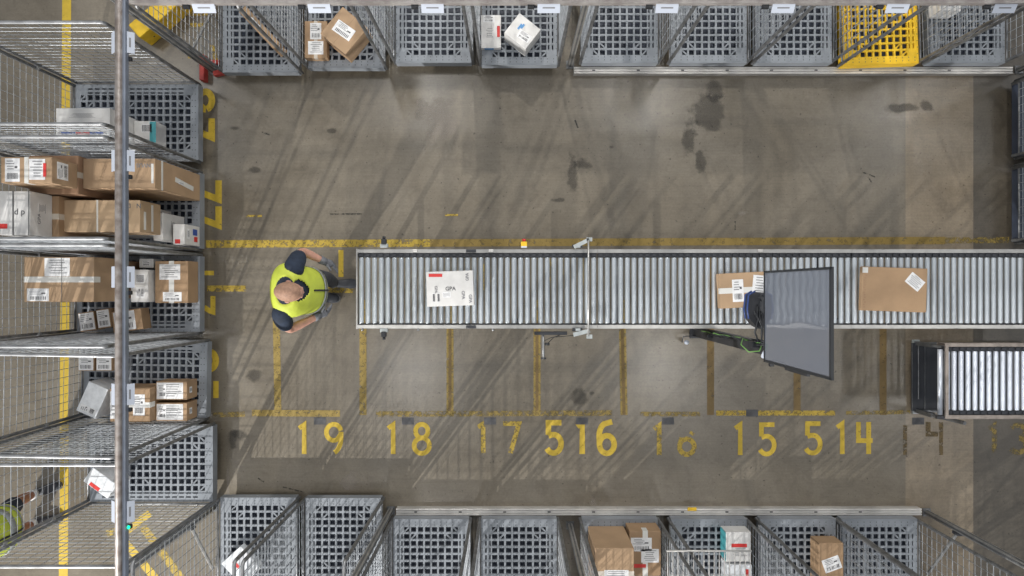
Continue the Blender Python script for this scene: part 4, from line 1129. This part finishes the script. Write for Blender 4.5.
# man at the conveyor's end, facing +x, leaning slightly
J=dict(pelvis=(-1.83,-.02,.93),waist=(-1.82,-.02,1.08),chest=(-1.83,-.02,1.33),neckbase=(-1.82,-.02,1.52),neck=(-1.79,-.022,1.58),headc=(-1.735,-.030,1.69),
 shL=(-1.775,.175,1.45),elL=(-1.79,.315,1.18),wrL=(-1.64,.235,1.06),
 shR=(-1.885,-.225,1.45),elR=(-1.90,-.355,1.18),wrR=(-1.70,-.245,1.02),
 hipL=(-1.81,.09,.90),knL=(-1.76,.09,.50),anL=(-1.80,.045,.09),toeL=(-1.52,.045,.03),
 hipR=(-1.84,-.12,.90),knR=(-1.83,-.11,.50),anR=(-1.99,-.09,.09),toeR=(-1.75,-.11,.03),
 palmL=(.2,-.7,-.6),palmR=(.2,.7,-.6))
person('balding man in yellow high-visibility vest standing at the left end of the conveyor',J,(0,1,0),hair='receding',headdir=-.05,headtilt=.50,spine_fwd=(1,0,0),vrad=1.0)
# person behind the lowest left cage, in shorts, leaning forward
J=dict(pelvis=(-4.55,-2.13,.90),waist=(-4.53,-2.13,1.05),chest=(-4.55,-2.15,1.30),neckbase=(-4.56,-2.15,1.49),neck=(-4.54,-2.15,1.55),headc=(-4.50,-2.15,1.67),
 shL=(-4.58,-1.95,1.42),elL=(-4.76,-1.86,1.20),wrL=(-4.82,-1.90,.98),
 shR=(-4.60,-2.35,1.42),elR=(-4.78,-2.44,1.20),wrR=(-4.82,-2.40,.98),
 hipL=(-4.57,-2.03,.87),knL=(-4.70,-2.03,.50),anL=(-4.83,-2.08,.10),toeL=(-4.58,-2.00,.03),
 hipR=(-4.57,-2.23,.87),knR=(-4.71,-2.31,.50),anR=(-4.84,-2.385,.10),toeR=(-4.58,-2.36,.03),
 palmL=(.2,-.7,-.6),palmR=(.2,.7,-.6))
person('person in yellow vest and shorts behind the lowest left cage, at the photo edge',J,(0,1,0),skin='skin_tan',shorts=True,socks=True,hair=True,glove=None,headdir=0,headtilt=.5,spine_fwd=(1,0,0))

# ------------------------------------------------------------------ light
wd=bpy.data.worlds.new('World'); S.world=wd; wd.use_nodes=True
wd.node_tree.nodes['Background'].inputs['Color'].default_value=(.80,.88,1.0,1); wd.node_tree.nodes['Background'].inputs['Strength'].default_value=.26
def area(name,loc,size,power,rot=(0,0,0),col=(1,.97,.92),sy=None):
    l=bpy.data.lights.new(name,'AREA'); l.energy=power; l.color=col; l.shape='RECTANGLE'; l.size=size; l.size_y=sy or size
    o=bpy.data.objects.new(name,l); C.objects.link(o); o.location=loc; o.rotation_euler=rot; return o
def spot(name,loc,target,power,radius=.1,angle=100,col=(1,.97,.92)):
    l=bpy.data.lights.new(name,'SPOT'); l.energy=power; l.color=col; l.shadow_soft_size=radius; l.spot_size=math.radians(angle); l.spot_blend=.6
    o=bpy.data.objects.new(name,l); C.objects.link(o); o.location=loc
    o.rotation_euler=(Vector(target)-Vector(loc)).to_track_quat('-Z','Y').to_euler(); return o
for x,y in ((-7.8,-1.8),(-2.3,-1.85),(3.4,-1.75),(9.0,-1.8),(-7.6,4.3),(-2.0,4.4),(3.0,4.4),(9.0,4.0),(-2.1,-6.5),(3.2,-6.5),(-2.1,9.5),(3.2,9.5)):
    area('high_bay_lamp',(x,y,8.8),.45,62,sy=1.3)
spot('dock_flood',(-7.4,-10.6,5.2),(.3,-.6,0),6800,.07,60,(1,.98,.95))
spot('hall_lamp_upper',(-.6,6.8,4.6),(-.3,1.5,0),620,.06,100)
spot('hall_lamp_upper',(2.2,6.4,4.6),(2.4,1.5,0),420,.06,90)

# ------------------------------------------------------------------ camera
cd=bpy.data.cameras.new('Camera'); cam=bpy.data.objects.new('Camera',cd); C.objects.link(cam)
cam.location=(0,0,H); cam.rotation_euler=(0,0,0); cd.lens=24; cd.sensor_width=36; cd.clip_end=100
S.camera=cam
S.view_settings.view_transform='Standard'; S.view_settings.look='None'; S.view_settings.gamma=1; S.view_settings.use_curve_mapping=False
S.view_settings.exposure=0.28
